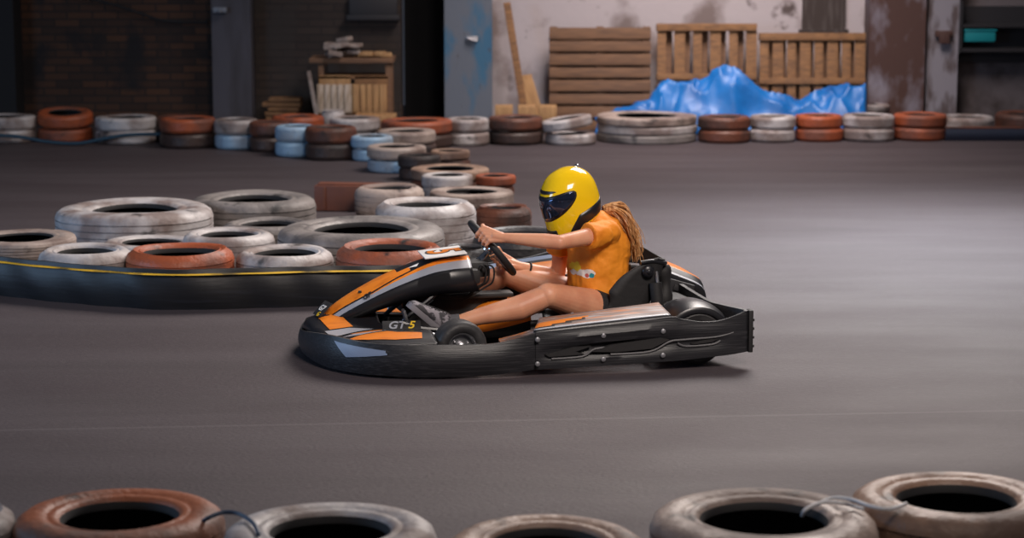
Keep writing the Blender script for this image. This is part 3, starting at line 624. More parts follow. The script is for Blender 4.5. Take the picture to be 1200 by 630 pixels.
# raised ribs on the near side bumper
for pts in ([(.10, .078), (.24, .084), (.30, .116), (.40, .120)], [(.37, .088), (.55, .094), (.64, .135), (.70, .142), (.86, .150), (.94, .168)], [(.68, .128), (.72, .112), (.84, .116), (.88, .132)]):
    bm = bmesh.new(); tube(bm, [(x, -.668, z) for x, z in cr(pts, 5)], 0.005, 8); obj('rib', bm, M['worn_edge'], near_side)
for poly in ([(.07, .100), (.20, .128), (.28, .130), (.21, .108), (.25, .094), (.09, .088)], [(.28, .104), (.37, .132), (.60, .156), (.64, .146), (.56, .108), (.40, .098)], [(.74, .125), (.80, .138), (.87, .142), (.84, .128), (.76, .120)]):
    bm = bmesh.new(); loft(bm, [[(x, yy, z) for x, z in poly] for yy in (-.6745, -.668, -.655)]); obj('recess', bm, M['black_mt'], near_side, angle=30)  # raised black plate; shade of a moulded pocket put into its colour
# rear bumper, recessed in the middle with end plates
rb = [(1.0, -.664, .074, .262, 0, 0), (1.012, -.655, .074, .262, 0, 0), (1.02, -.63, .074, .262, .0, 0), (1.0, -.58, .08, .262, .0, 0), (.955, -.48, .08, .262, 0, 0), (.925, -.35, .08, .26, 0, 0), (.92, 0, .08, .26, 0, 0), (.925, .35, .08, .26, 0, 0), (.955, .48, .08, .26, 0, 0), (1.0, .58, .08, .26, 0, 0), (1.02, .63, .074, .26, 0, 0), (1.0, .664, .074, .26, 0, 0)]
obj('rear_bumper', strip3d(rb, 0.02), M['black_pl'], kart, angle=50)
for s in (-1, 1):
    bm = bmesh.new(); box(bm, (1.024, s*.645, .168), (0.022, 0.05, 0.195), bev=0.007)
    for zz in (.10, .14, .18, .22): box(bm, (1.037, s*.645, zz), (0.008, 0.04, 0.012), bev=0.002)
    obj('end_plate', bm, M['black_mt'], kart)
# floor tray and chassis
bm = bmesh.new(); box(bm, (-.10, 0, .035), (1.25, .62, .012), bev=0.004); obj('floor_tray', bm, M['black_mt'], kart)
bm = bmesh.new()
for s in (-1, 1):
    tube(bm, cr([(-.78, s*.20, .07), (-.5, s*.27, .055), (0, s*.30, .055), (.5, s*.31, .055), (.9, s*.30, .07)], 5), .016, 10)
    tube(bm, cr([(-.3, s*.50, .10), (-.30, s*.30, .08), (-.32, s*.2, .06)], 4), .014, 8)
    tube(bm, [(.0, s*.30, .055), (.02, s*.62, .06), (.6, s*.62, .07), (.62, s*.31, .06)], .012, 8)
tube(bm, [(-.78, -.2, .07), (-.78, .2, .07)], .016); tube(bm, [(.3, -.3, .055), (.3, .3, .055)], .014); tube(bm, [(.9, -.3, .07), (.9, .3, .07)], .016)
obj('chassis_frame', bm, M['black_gl'], kart)
bm = bmesh.new(); tube(bm, [(.80, -.5, .135), (.80, .5, .135)], .02, 14); box(bm, (.80, -.25, .12), (.07, .03, .11), bev=.008); box(bm, (.80, .25, .12), (.07, .03, .11), bev=.008); obj('rear_axle', bm, M['steel'], kart)

# wheels
def kwheel(x, y, r, w, name, steer=0):
    e = []
    bm = bmesh.new(); rings = []
    P = [(r*.55, -w*.40), (r*.62, -w*.47), (r*.80, -w*.5), (r*.93, -w*.44), (r*.985, -w*.33), (r, -w*.15), (r, w*.15), (r*.985, w*.33), (r*.93, w*.44), (r*.80, w*.5), (r*.62, w*.47), (r*.55, w*.40), (r*.52, 0)]
    for i in range(56):
        a = 2*PI*i/56; rings.append([(q*math.cos(a), yy, q*math.sin(a)) for q, yy in P])
    loft(bm, rings, False, 0, True, True)
    o = obj(name, bm, M['rubber'], kart); o.location = (x, y, r); o.rotation_euler = (0, 0, steer)
    bm = bmesh.new(); s = -1 if y < 0 else 1
    tube(bm, [(0, -w*.42, 0), (0, -w*.40, 0), (0, -w*.2, 0), (0, w*.2, 0), (0, w*.40, 0), (0, w*.42, 0)], [r*.57, r*.54, r*.46, r*.46, r*.54, r*.57], 32, caps=False)
    tube(bm, [(0, s*w*.10, 0), (0, s*w*.14, 0)], [r*.46, r*.46], 32); tube(bm, [(0, s*w*.14, 0), (0, s*w*.34, 0), (0, s*w*.38, 0)], [r*.2, r*.17, r*.1], 16)
    for k in range(3): a = 2*PI*k/3+.4; sphere(bm, (r*.30*math.cos(a), s*w*.16, r*.30*math.sin(a)), .008, 8)
    rm = obj('rim', bm, M['steel'], o)
    return o
kwheel(-.285, -.49, .118, .125, 'front_wheel', 0.10); kwheel(-.30, .49, .118, .125, 'front_wheel', 0.10)
kwheel(.80, -.50, .132, .19, 'rear_wheel'); kwheel(.80, .50, .132, .19, 'rear_wheel')
# rear fenders
for s in (-1, 1):
    rings = []
    for i in range(19):
        a = math.radians(lerp(8, 165, i/18)); rr = .155; row = []
        for yy in (-.125, -.11, -.06, 0, .06, .105):
            r2 = rr-(.030 if yy == -.125 else .008 if yy == -.11 else 0)+.010*(1-(yy/.12)**2)
            row.append((.80+r2*1.05*math.cos(a), s*(.475-yy), .125+r2*math.sin(a)))
        rings.append(row)
    bm = bmesh.new(); loft(bm, rings, False, 0, False); o = obj('rear_fender', bm, M['black_gl'], kart); md = o.modifiers.new('s', 'SOLIDIFY'); md.thickness = .006
# side panels (sloping orange tops)
def panel(name, c4, mats, nseg=(24, 10), crown=.012, edge=.02, mi=None):
    a, b, c, d = [Vector(p) for p in c4]   # a,b outer front/rear; d,c inner front/rear
    bm = bmesh.new(); g = []
    for i in range(nseg[0]+1):
        u = i/nseg[0]; row = []
        for j in range(nseg[1]+1):
            v = j/nseg[1]; p = a.lerp(b, u).lerp(d.lerp(c, u), v); p.z += crown*math.sin(PI*v)*math.sin(PI*u)**.4
            if j == 0: p.z -= edge
            row.append(bm.verts.new(p))
        g.append(row)
    for i in range(nseg[0]):
        for j in range(nseg[1]):
            f = bm.faces.new((g[i][j], g[i+1][j], g[i+1][j+1], g[i][j+1]))
            if mi: f.material_index = mi((i+.5)/nseg[0], (j+.5)/nseg[1])
    o = obj(name, bm, mats, kart, angle=60); m_ = o.modifiers.new('s', 'SOLIDIFY'); m_.thickness = .006; return o
panel('side_panel', [(.02, -.655, .203), (.655, -.655, .252), (.655, -.42, .272), (.09, -.45, .225)], [M['orange_worn'], M['black_gl'], M['orange'], M['grey_pl']], (40, 14),
      mi=lambda u, v: 1 if v < .10 else (3 if v < .15 else (2 if (v < .5 and u < .4 and v > .18+u*.6) else (1 if (u < .38 and .10+u*.55 < v < .18+u*.6) else 0))))
panel('side_panel', [(.04, .655, .300), (.62, .655, .372), (.62, .37, .295), (-.06, .37, .225)], [M['orange'], M['black_gl'], M['bluegrey_st'], M['white_pl']], (40, 16), crown=.02,
      mi=lambda u, v: 1 if v < .06 else (2 if v < .34 else (1 if v < .42 or v > .92 else 0)))
bm = bmesh.new(); loft(bm, [[(x, .66, .2), (x, .672, (z+.2)/2), (x, .66, z-.012), (x, .645, z-.016), (x, .645, .2)] for x, z in ((.04, .300), (.3, .336), (.62, .372))]); obj('side_skirt', bm, M['black_pl'], kart)
bm = bmesh.new(); box(bm, (.285, .508, .3005), (.10, .075, .004), bev=.001, rot=Matrix.Rotation(.27, 4, 'X') @ Matrix.Rotation(-.11, 4, 'Y')); obj('sticker', bm, M['blue_st'], kart)
def txt(body, size, M4, m, parent, ext=.0008, name='lettering', shear=0.0, bold=.02):
    cu = bpy.data.curves.new('t', 'FONT'); cu.body = body; cu.size = size; cu.extrude = ext; cu.align_x = 'CENTER'; cu.align_y = 'CENTER'; cu.offset = size*bold; cu.shear = shear
    t = bpy.data.objects.new('t', cu); C.objects.link(t); bpy.context.view_layer.update()
    me = bpy.data.meshes.new_from_object(t.evaluated_get(bpy.context.evaluated_depsgraph_get())); bpy.data.objects.remove(t)
    me.materials.clear(); me.transform(M4); me.materials.append(m)
    o = bpy.data.objects.new(name, me); C.objects.link(o); o.parent = parent; return o
def basis(org, right, up):
    r = Vector(right).normalized(); u = Vector(up); u = (u-r*u.dot(r)).normalized(); n = r.cross(u)
    m = Matrix.Identity(4)
    for i in range(3): m[i][0], m[i][1], m[i][2], m[i][3] = r[i], u[i], n[i], org[i]
    return m
# inner side shield visible under the fairing, orange with a black disc
bm = bmesh.new(); box(bm, (.0, .0, .13), (.26, .18, .14), bev=.03); tk = obj('fuel_tank', bm, M['black_gl'], kart)
bm = bmesh.new(); rings = []
for x, z0, z1 in cr([(-.18, .10, .12), (-.13, .10, .18), (-.06, .11, .215), (.04, .13, .22), (.12, .15, .20)], 5):
    rings.append([(x, -.115, z0), (x, -.108, z1), (x, -.085, z1+.012), (x, .10, z1+.012), (x, .10, z0)])
loft(bm, rings); obj('tank_cover', bm, M['orange'], kart, angle=50)
bm = bmesh.new(); tube(bm, [(-.05, -.106, .185), (-.05, -.122, .185), (-.05, -.127, .185)], [.022, .022, .012], 18); obj('tank_cap', bm, M['black_mt'], kart)
bm = bmesh.new(); box(bm, (-.10, .27, .20), (.62, .02, .16), bev=.008); obj('inner_shield', bm, M['black_gl'], kart)
bm = bmesh.new(); rings = []
for x, y0, z0 in cr([(-.08, -.40, .07), (.05, -.40, .10), (.18, -.42, .15), (.26, -.44, .19)], 5):
    rings.append([(x, y0-.08, z0-.03), (x, y0-.07, z0+.02), (x, y0+.05, z0+.045), (x, y0+.07, z0-.02)])
loft(bm, rings); obj('pod_lip', bm, M['orange_worn'], kart)

bm = bmesh.new(); box(bm, (-.22, .02, .155), (.50, .03, .19), bev=.01); box(bm, (-.20, .0, .262), (.50, .10, .022), bev=.009); obj('centre_shield', bm, M['black_mt'], kart)

# nose panel
def zn(x, y):
    h = .150+.06*math.exp(-(y/.17)**2)*max(0, 1-((x+.72)/.26)**2)-.02*max(0, min(1, y/.3))
    h += .030*math.exp(-((abs(y)-.42)/.13)**2)*max(0, 1-((x+.52)/.28)**2)
    return h-.012*max(0, -(x+.90))/.05
def nose_edge(y):   # x of front edge, x of rear edge
    f = [(0, -.945), (.18, -.92), (.32, -.872), (.43, -.81), (.53, -.715), (.605, -.585)]
    return tabl(f, abs(y))[0], (-.40 if abs(y) > .17 else -.60)
bm = bmesh.new(); g = []
for j in range(61):
    y = lerp(-.60, .60, j/60); x0, x1 = nose_edge(y); row = []
    for i in range(25): x = lerp(x0, x1, i/24); row.append(bm.verts.new((x, y, zn(x, y)-(.02 if i == 0 else 0))))
    g.append(row)
for j in range(60):
    for i in range(24): bm.faces.new((g[j][i], g[j+1][i], g[j+1][i+1], g[j][i+1]))
nose = obj('nose_panel', bm, M['black_gl'], kart, angle=60); nose.modifiers.new('s', 'SOLIDIFY').thickness = .008
def decal(poly, zf, m, parent, lift=.0025, name='decal', cuts=4):
    bm = bmesh.new(); vs_ = [bm.verts.new((x, y, 0)) for x, y in poly]; bm.faces.new(vs_)
    bmesh.ops.triangulate(bm, faces=bm.faces[:]); bmesh.ops.subdivide_edges(bm, edges=bm.edges[:], cuts=cuts, use_grid_fill=True)
    for v in bm.verts: v.co.z = zf(v.co.x, v.co.y)+lift
    return obj(name, bm, m, parent, angle=60)
for s in (-1, 1):
    decal([(-.875, s*.06), (-.78, s*.055), (-.73, s*.20), (-.84, s*.22)], zn, M['orange'], nose)
    decal([(-.865, s*.24), (-.75, s*.215), (-.64, s*.25), (-.74, s*.30), (-.845, s*.35)], zn, M['grey_pl'], nose)
    decal([(-.76, s*.335), (-.60, s*.28), (-.43, s*.26), (-.42, s*.32), (-.60, s*.345), (-.70, s*.38)], zn, M['orange'], nose)
    decal([(-.80, s*.375), (-.74, s*.345), (-.60, s*.352), (-.60, s*.372), (-.72, s*.40)], zn, M['grey_pl'], nose)
    decal([(-.80, s*.455), (-.72, s*.41), (-.60, s*.40), (-.56, s*.44), (-.45, s*.455), (-.46, s*.53), (-.58, s*.535), (-.70, s*.505)], zn, M['orange'], nose)
# light grey and yellow GT lettering, facing the near side
bm = bmesh.new(); box(bm, (0, 0, 0), (.175, .058, .006), bev=.0028)
gp = obj('name_sticker', bm, M['black_mt'], nose); gp.matrix_local = basis((-.525, -.335, zn(-.525, -.335)+.018), (1, -.06, 0), (0, .72, .62))
txt('GT', .058, basis((-.025, 0, .0036), (1, 0, 0), (0, 1, 0)), M['grey_pl'], gp, shear=.3)
txt('5', .058, basis((.042, 0, .0036), (1, 0, 0), (0, 1, 0)), M['yellow_st'], gp, shear=.3)
# square badge on the nose tip
bm = bmesh.new(); box(bm, (0, 0, 0), (.085, .095, .006), bev=.003)
bd = obj('badge', bm, M['black_mt'], nose); Bm = Matrix.Rotation(-.75, 4, 'Y'); bd.matrix_local = Matrix.Translation((-.850, -.02, .222)) @ Matrix.Rotation(0.25, 4, 'Z') @ Bm
txt('G7', .045, basis((-.012, 0, .0045), (0, -1, 0), (1, 0, 0)) @ Matrix.Translation((0, .012, 0)), M['white_pl'], bd)
txt('G', .035, basis((-.034, -.015, .0045), (0, -1, 0), (1, 0, 0)), M['yellow_st'], bd)
# blue grey triangle on the near bumper corner
bm = bmesh.new(); vs_ = [bm.verts.new(p) for p in ((-.835, -.41, .148), (-.785, -.475, .085), (-.62, -.595, .112), (-.63, -.59, .130))]; bm.faces.new(vs_)
fbo = [o for o in kart.children if o.name.startswith('front_bumper')][0]
bmesh.ops.triangulate(bm, faces=bm.faces[:]); bmesh.ops.subdivide_edges(bm, edges=bm.edges[:], cuts=5, use_grid_fill=True)
fpath = cr([(p[0], p[1], p[2], p[3], p[4]) for p in fb], 20)
for v in bm.verts:
    q = min((p for p in fpath if p[1] < 0), key=lambda p: (p[0]-v.co.x)**2+(p[1]-v.co.y)**2); i = fpath.index(q)
    d = Vector((fpath[i+1][0]-fpath[i-1][0], fpath[i+1][1]-fpath[i-1][1], 0)).normalized(); nr = Vector((d.y, -d.x, 0)); t = (v.co.z-q[2])/(q[3]-q[2])
    xy = Vector((q[0], q[1], v.co.z))+nr*(q[4]*math.sin(PI*t)+.003); v.co = xy
obj('decal', bm, M['bluegrey_st'], fbo)

# front fairing
FT = [(-.875, .165, .055, .02), (-.80, .235, .085, .03), (-.68, .308, .125, .05), (-.52, .384, .155, .07), (-.36, .440, .17, .09), (-.26, .455, .17, .10), (-.165, .458, .155, .10)]  # x, z centre, half width, skirt
NF = 48; xs = [lerp(-.875, -.165, i/NF) for i in range(NF+1)]
FTs = cr(FT, 10)
def zf_c(x): return tabl(FTs, x)
def zfair(x, y):
    zc, hw, sk = zf_c(x); w = min(1, abs(y)/hw); return zc-.035*w**2.5-.02*w*w
# column boundaries in |w|: orange/black top, black line, orange stripe, grey stripe, black edge
def cols(x):
    t = (x+.875)/.71
    b1 = lerp(.72, .18, max(0, (t-.35)/.65)) if t > .35 else .72
    return [0, b1*.5, b1, min(b1+.07, .80), min(b1+.07+max(0, (t-.3)*.42), .88), lerp(.98, .90, t), 1.0]
bm = bmesh.new(); g = []
for x in xs:
    cl = cols(x); ws = [-c for c in cl[::-1]]+cl[1:]; zc, hw, sk = zf_c(x); row = []
    row.append(bm.verts.new((x+sk*.35, -hw*.96, zfair(x, hw)-sk))); row.append(bm.verts.new((x+sk*.1, -hw*1.02, zfair(x, hw)-sk*.45)))
    for w in ws: row.append(bm.verts.new((x, w*hw, zfair(x, w*hw))))
    row.append(bm.verts.new((x+sk*.1, hw*1.02, zfair(x, hw)-sk*.45))); row.append(bm.verts.new((x+sk*.35, hw*.96, zfair(x, hw)-sk)))
    g.append(row)
# materials per column: skirt, skirt, edge, grey, orange stripe, black line, top, top | mirror
half = [1, 1, 1, 2, 0, 1, 'T', 'T']
mi_cols = half+half[::-1]
for i in range(NF):
    xm = (xs[i]+xs[i+1])/2
    for j in range(len(mi_cols)):
        f = bm.faces.new((g[i][j], g[i+1][j], g[i+1][j+1], g[i][j+1])); m_ = mi_cols[j]
        if m_ == 'T': m_ = 0 if xm < -.47+(.03 if j in (6, 9) else -.03) else 1
        f.material_index = m_
fair = obj('front_fairing', bm, [M['orange'], M['black_gl'], M['grey_pl']], kart, angle=50); fair.modifiers.new('s', 'SOLIDIFY').thickness = .006
# small white triangle mark and grey GP mark on the fairing
decal([(-.455, -.055), (-.415, -.075), (-.40, -.045), (-.425, -.05)], zfair, M['white_pl'], fair, .003, 'mark', 2)
decal([(-.475, .055), (-.435, .075), (-.42, .045), (-.445, .05)], zfair, M['white_pl'], fair, .003, 'mark', 2)
txt('GP', .035, basis((-.655, -.113, zfair(-.655, -.105)+.003), (.85, .03, .45), (-.35, .80, .6)), M['black_mt'], fair, shear=.3)
bm = bmesh.new(); tube(bm, [(-.68, -.055, zfair(-.68, -.05)-.002), (-.68, -.055, zfair(-.68, -.05)+.006)], [.009, .008], 12); obj('bolt', bm, M['black_mt'], fair)
# number plate
ax = Vector((1, 0, .13)).normalized()
npl = empty('t', (0, 0, 0)); bpy.data.objects.remove(npl)
bm = bmesh.new(); box(bm, (0, 0, 0), (.20, .235, .007), bev=.0035); plate = obj('number_plate', bm, M['white_pl'], fair)
plate.matrix_local = Matrix.Translation((-.283, 0, .468)) @ Matrix.Rotation(-.10, 4, 'Y')
txt('5', .225, basis((.0, 0, .0045), (0, -1, 0), (1, 0, 0)), M['black_mt'], plate, .0006, bold=.05)
txt('5', .215, basis((.0, 0, .0056), (0, -1, 0), (1, 0, 0)), M['orange'], plate, .0006, bold=.02)
# steering
hub = Vector((-.045, 0, .482)); eup = Vector((-.635, 0, .772)).normalized(); nw = Vector((.772, 0, .635)).normalized(); ey = Vector((0, 1, 0)); RW = .152
bm = bmesh.new(); tube(bm, [hub+(ey*math.cos(2*PI*k/48)+eup*math.sin(2*PI*k/48))*RW for k in range(48)], .0165, 12, loop=True)
sw = obj('steering_wheel', bm, M['black_mt'], kart)
bm = bmesh.new()
for a in (.2, PI-.2, -PI/2):
    d = ey*math.cos(a)+eup*math.sin(a); tube(bm, [hub-nw*.015, hub-nw*.008+d*.08, hub+d*RW*.97], [.014, .012, .010], 8)
tube(bm, [hub-nw*.035, hub-nw*.01, hub+nw*.004], [.035, .045, .035], 20); obj('spokes', bm, M['chrome'], sw)
bm = bmesh.new(); tube(bm, [hub-nw*.03, hub-nw*.16, hub-nw*.42], .011, 10); tube(bm, [hub+Vector((-.03, -.03, -.02)), hub+Vector((-.075, -.045, -.07)), hub+Vector((-.06, -.05, -.12))], .010, 8); obj('steering_column', bm, M['chrome'], kart)
bm = bmesh.new(); box(bm, (-.13, 0, .395), (.11, .20, .075), bev=.02); box(bm, (-.17, -.10, .37), (.09, .10, .07), bev=.018); obj('column_cover', bm, M['black_mt'], kart)
for k, (dx, dy) in enumerate(((0, 0), (.02, .02), (.04, 0))):
    bm = bmesh.new(); tube(bm, cr([(-.14+dx, -.11+dy, .37), (-.125+dx, -.13+dy, .42), (-.10+dx, -.13+dy, .40), (-.105+dx, -.12+dy, .34), (-.14+dx, -.10+dy, .31), (-.2, -.08, .25)], 6), .0045, 8); obj('cable', bm, M['black_mt'], kart)
# front hoop and pedals
bm = bmesh.new(); tube(bm, cr([(-.62, -.17, .05), (-.52, -.17, .16), (-.36, -.15, .28), (-.24, -.12, .38)], 5), .011, 8); tube(bm, cr([(-.62, .17, .05), (-.52, .17, .16), (-.36, .15, .28), (-.24, .12, .38)], 5), .011, 8); obj('support_bar', bm, M['black_gl'], kart)
for s in (-1, 1):
    bm = bmesh.new(); tube(bm, [(-.52, s*.24, .06), (-.50, s*.24, .20)], .008); box(bm, (-.495, s*.24, .215), (.014, .07, .06), bev=.005, rot=Matrix.Rotation(-.25, 4, 'Y')); obj('pedal', bm, M['steel'], kart)
# heel rest beside the near foot
bm = bmesh.new(); tube(bm, cr([(-.52, -.32, .20), (-.44, -.33, .175), (-.34, -.34, .16), (-.26, -.34, .12)], 5), .012, 8); obj('foot_bar', bm, M['black_gl'], kart)
bm = bmesh.new(); tube(bm, cr([(-.43, -.43, .16), (-.395, -.44, .165), (-.375, -.46, .13)], 5), .007, 8); obj('tie_rod', bm, M['steel'], kart)

# seat
SP = [((.24, .11), (0, 1), .03), ((.36, .075), (-.05, 1), .08), ((.48, .07), (-.15, 1), .145), ((.58, .11), (-.55, .83), .19), ((.655, .20), (-.86, .5), .205), ((.705, .31), (-.94, .33), .175), ((.735, .40), (-.95, .3), .09), ((.745, .432), (-.95, .3), .035)]
pp = cr([(p[0][0], p[0][1], p[1][0], p[1][1], p[2]) for p in SP], 5); rings = []
for x, z, nx_, nz_, h in pp:
    n_ = Vector((nx_, 0, nz_)).normalized(); row = []
    for k in range(25):
        s = -1+2*k/24; a = abs(s); sg = 1 if s > 0 else -1
        if a < .55: y = .175*a/.55; r = 0
        elif a < .72: t = (a-.55)/.17; y = .175+.03*math.sin(t*PI/2); r = .03*(1-math.cos(t*PI/2))
        else: t = (a-.72)/.28; y = .205+.012*t; r = .03+(h-.03)*t
        r = min(r, max(h, .0))
        row.append(Vector((x, sg*y, z))+n_*r)
    rings.append(row)
bm = bmesh.new(); loft(bm, rings, False, 0, False); seat = obj('seat', bm, M['black_mt'], kart, angle=60)
md = seat.modifiers.new('s', 'SOLIDIFY'); md.thickness = .012; md.offset = 0
bm = bmesh.new(); sphere(bm, (.655, -.232, .385), .03, 18, (1, .5, 1)); sphere(bm, (.655, -.247, .385), .012, 12, (1, .5, 1)); obj('seat_bolt', bm, M['black_gl'], seat)
bm = bmesh.new(); tube(bm, [(.70, -.21, .38), (.715, -.235, .20), (.70, -.25, .08)], .008); tube(bm, [(.70, .21, .38), (.72, .235, .20), (.70, .25, .08)], .008); obj('seat_stay', bm, M['steel'], kart)
# padded rear headrest roll behind the seat edge
bm = bmesh.new(); tube(bm, cr([(.62, -.225, .425), (.68, -.215, .43), (.745, -.19, .415), (.765, -.10, .405), (.77, .0, .405), (.765, .1, .41), (.74, .19, .42)], 5), [.010]*31, 10); obj('seat_rim', bm, M['black_gl'], seat)
bm = bmesh.new(); tube(bm, cr([(.75, -.12, .39), (.765, -.13, .30), (.755, -.13, .20)], 5), [.035+.008*math.sin(k) for k in range(11)], 12); tube(bm, cr([(.70, -.20, .10), (.70, -.24, .20), (.69, -.23, .33)], 5), .03, 12); obj('seat_padding', bm, M['black_mt'], kart)
# engine block and cover behind the seat, on the far side
bm = bmesh.new(); box(bm, (.78, .30, .20), (.30, .28, .20), bev=.025)
for k in range(7): box(bm, (.68+k*.035, .155, .22), (.012, .02, .12), bev=.003)
tube(bm, [(.70, .10, .16), (.70, .16, .16)], .06, 20); obj('engine', bm, M['black_gl'], kart)
rings = []
for x, z in cr([(.66, .392), (.78, .372), (.92, .322), (1.03, .268), (1.055, .20)], 5):
    rings.append([(x, .14, z-.075), (x, .155, z-.035), (x, .175, z-.028), (x, .20, z-.004), (x, .22, z), (x, .45, z), (x, .47, z-.02), (x, .48, z-.08)])
bm = bmesh.new(); rows = loft(bm, rings, False, 0, False)
bm.faces.ensure_lookup_table(); nf = 7
for i, f in enumerate(bm.faces):
    j = i % nf; f.material_index = {0: 1, 1: 2, 2: 1, 3: 0, 4: 0, 5: 0, 6: 1}[j]
ec = obj('engine_cover', bm, [M['orange'], M['black_gl'], M['grey_pl']], kart, angle=40); ec.modifiers.new('s', 'SOLIDIFY').thickness = .008
bm = bmesh.new(); box(bm, (.86, .13, .250), (.24, .02, .07), bev=.006, rot=Matrix.Rotation(.30, 4, 'Y'))
for k in range(4): box(bm, (.79+k*.05, .118, .275-.017*k), (.03, .01, .03), bev=.003, rot=Matrix.Rotation(.30, 4, 'Y'))
obj('vent_plate', bm, M['ledge'], kart)
bm = bmesh.new(); rings = []
for x, z in cr([(.66, .20), (.72, .215), (.80, .225), (.88, .222), (.94, .20)], 5): rings.append([(x, -.38, z-.03), (x, -.34, z), (x, -.10, z+.01), (x, .12, z)])
loft(bm, rings, False, 0, False); o = obj('rear_cowl', bm, M['black_mt'], kart, angle=60); o.modifiers.new('s', 'SOLIDIFY').thickness = .006
# far side stickers on the far panel
txt('GT5', .060, basis((.285, .505, .3045), (1, 0, .11), (0, 1, .27)), M['white_pl'], kart, shear=.2)

# ------------------------------------------------------------------ driver
per = empty('person', (RX, RY, 0), YAW)
tag(per, 'person in yellow full face helmet, orange T-shirt and black shorts, steering the kart', 'person')
def V(*a): return Vector(a)
def fuse(o, vox, smooth_it=6, disp=None):
    r = o.modifiers.new('r', 'REMESH'); r.mode = 'VOXEL'; r.voxel_size = vox; r.use_smooth_shade = True
    if disp:
        tx = bpy.data.textures.new('folds', 'CLOUDS'); tx.noise_scale = disp[1]
        d = o.modifiers.new('d', 'DISPLACE'); d.texture = tx; d.strength = disp[0]; d.mid_level = .5
    s = o.modifiers.new('sm', 'SMOOTH'); s.factor = .5; s.iterations = smooth_it
def ring(c, a, b, up, tw=0, n=28, p=2.2):
    """superellipse ring: a along x (depth), b along y (width), twisted tw, tilted to the direction up"""
    c = Vector(c); up = Vector(up).normalized(); X = Vector((math.cos(tw), math.sin(tw), 0)); X = (X-up*X.dot(up)).normalized(); Y_ = up.cross(X)
    out = []
    for k in range(n):
        t = 2*PI*k/n; cx, cy = math.cos(t), math.sin(t)
        out.append(c+X*(a*math.copysign(abs(cx)**(2/p), cx))+Y_*(b*math.copysign(abs(cy)**(2/p), cy)))
    return out
shL, shR = V(.470, -.155, .560), V(.325, .135, .560)
elL, elR = V(.215, -.30, .545), V(.315, .19, .30)
hipL, hipR = V(.50, -.09, .17), V(.49, .09, .17)
knL, knR = V(.165, -.30, .300), V(.06, .19, .325)
anL, anR = V(-.285, -.28, .178), V(-.36, .22, .17)
body = bmesh.new()
tw = .35
loft(body, [ring((.52, 0, .10), .07, .12, (0, 0, 1)), ring((.50, 0, .15), .10, .165, (0, 0, 1), .05), ring((.485, 0, .24), .095, .145, (0, 0, 1), .15), ring((.48, 0, .34), .088, .125, (0, 0, 1), .25),
            ring((.475, 0, .44), .10, .140, (-.1, 0, 1), tw), ring((.45, 0, .53), .095, .145, (-.2, 0, 1), tw), ring((.42, 0, .59), .07, .11, (-.3, 0, 1), tw), ring((.40, -.005, .63), .05, .055, (-.4, 0, 1), tw)])
limb(body, [V(.42, 0, .60), V(.36, -.005, .68)], [.055, .050])
sphere(body, (.33, -.01, .72), .085, 24, (1.05, .85, 1.25))            # head
sphere(body, (.245, -.02, .69), .016, 12, (1.2, .8, 1.4))              # nose
for s in (-1, 1): sphere(body, (.34, -.01+s*.073, .71), .02, 12, (.8, .4, 1.3))  # ears
for sh, el in ((shL, elL), (shR, elR)):
    limb(body, [sh, sh.lerp(el, .35), el], [.048, .042, .033])
def grip(side, ang):
    o = (-ey if side < 0 else ey)*math.cos(ang)+eup*math.sin(ang); t = (ey if side < 0 else -ey)*math.sin(ang)+eup*math.cos(ang)
    return hub+o*RW, t, o
def hand(bm, Cc, t, o, el, spread=1):
    n_ = nw; rr = .0255
    D = lambda ph, r=rr: (n_*math.cos(math.radians(ph))+o*math.sin(math.radians(ph)))*r
    offsets = (.036, .0125, -.0105, -.0325); fr = (.0088, .0090, .0087, .0078)
    mid = Cc+D(72, .036); toel = (el-mid).normalized(); wrist = mid+toel*.095-t*.006
    for q, f in zip(offsets, fr):
        k = Cc+t*q+D(78, .034)-t*.0
        s = 1.0 if f > .009 else .9
        pts = [k, Cc+t*q*1.02+D(128, rr*1.12)*1, Cc+t*q*1.02+D(178, rr*1.05), Cc+t*q+D(228, rr), Cc+t*q+D(262, rr)]
        limb(bm, pts, [f*1.18, f*1.05, f, f*.93, f*.82], 12)
        limb(bm, [wrist.lerp(k, .15)+t*q*.3, k], [.015, .0125], 12)
    limb(bm, [wrist, mid.lerp(wrist, .4)], [.022, .019], 14)
    # thumb leaves the side of the palm near its base and closes round the inner side of the rim
    limb(bm, [wrist+t*.016+toel*-.02, Cc+t*.040+D(55, .040), Cc+t*.056+D(15, .030), Cc+t*.052+D(-35, .027)], [.0150, .0125, .0108, .0092], 12)
    return wrist
gL = grip(-1, math.radians(33)); gR = grip(1, math.radians(-40))
wL = hand(body, *gL, elL); wR = hand(body, *gR, elR)
for el, w in ((elL, wL), (elR, wR)):
    limb(body, [el, el.lerp(w, .28), w.lerp(el, .12), w], [.034, .036, .025, .023])
for hp_, kn, an in ((hipL, knL, anL), (hipR, knR, anR)):
    limb(body, [hp_, hp_.lerp(kn, .35), hp_.lerp(kn, .75), kn], [.092, .086, .068, .057], 24)
    q = kn.lerp(an, .30)+V(.0, 0, -.018)
    limb(body, [kn, q, kn.lerp(an, .7)+V(0, 0, -.004), an], [.052, .058, .040, .030], 24)
    sphere(body, kn+V(-.012, 0, .012), .045, 16)
    limb(body, [an, an+V(-.10, -.005, .03)], [.032, .028])
bo = obj('body', body, M['skin'], per); fuse(bo, .0029, 4)

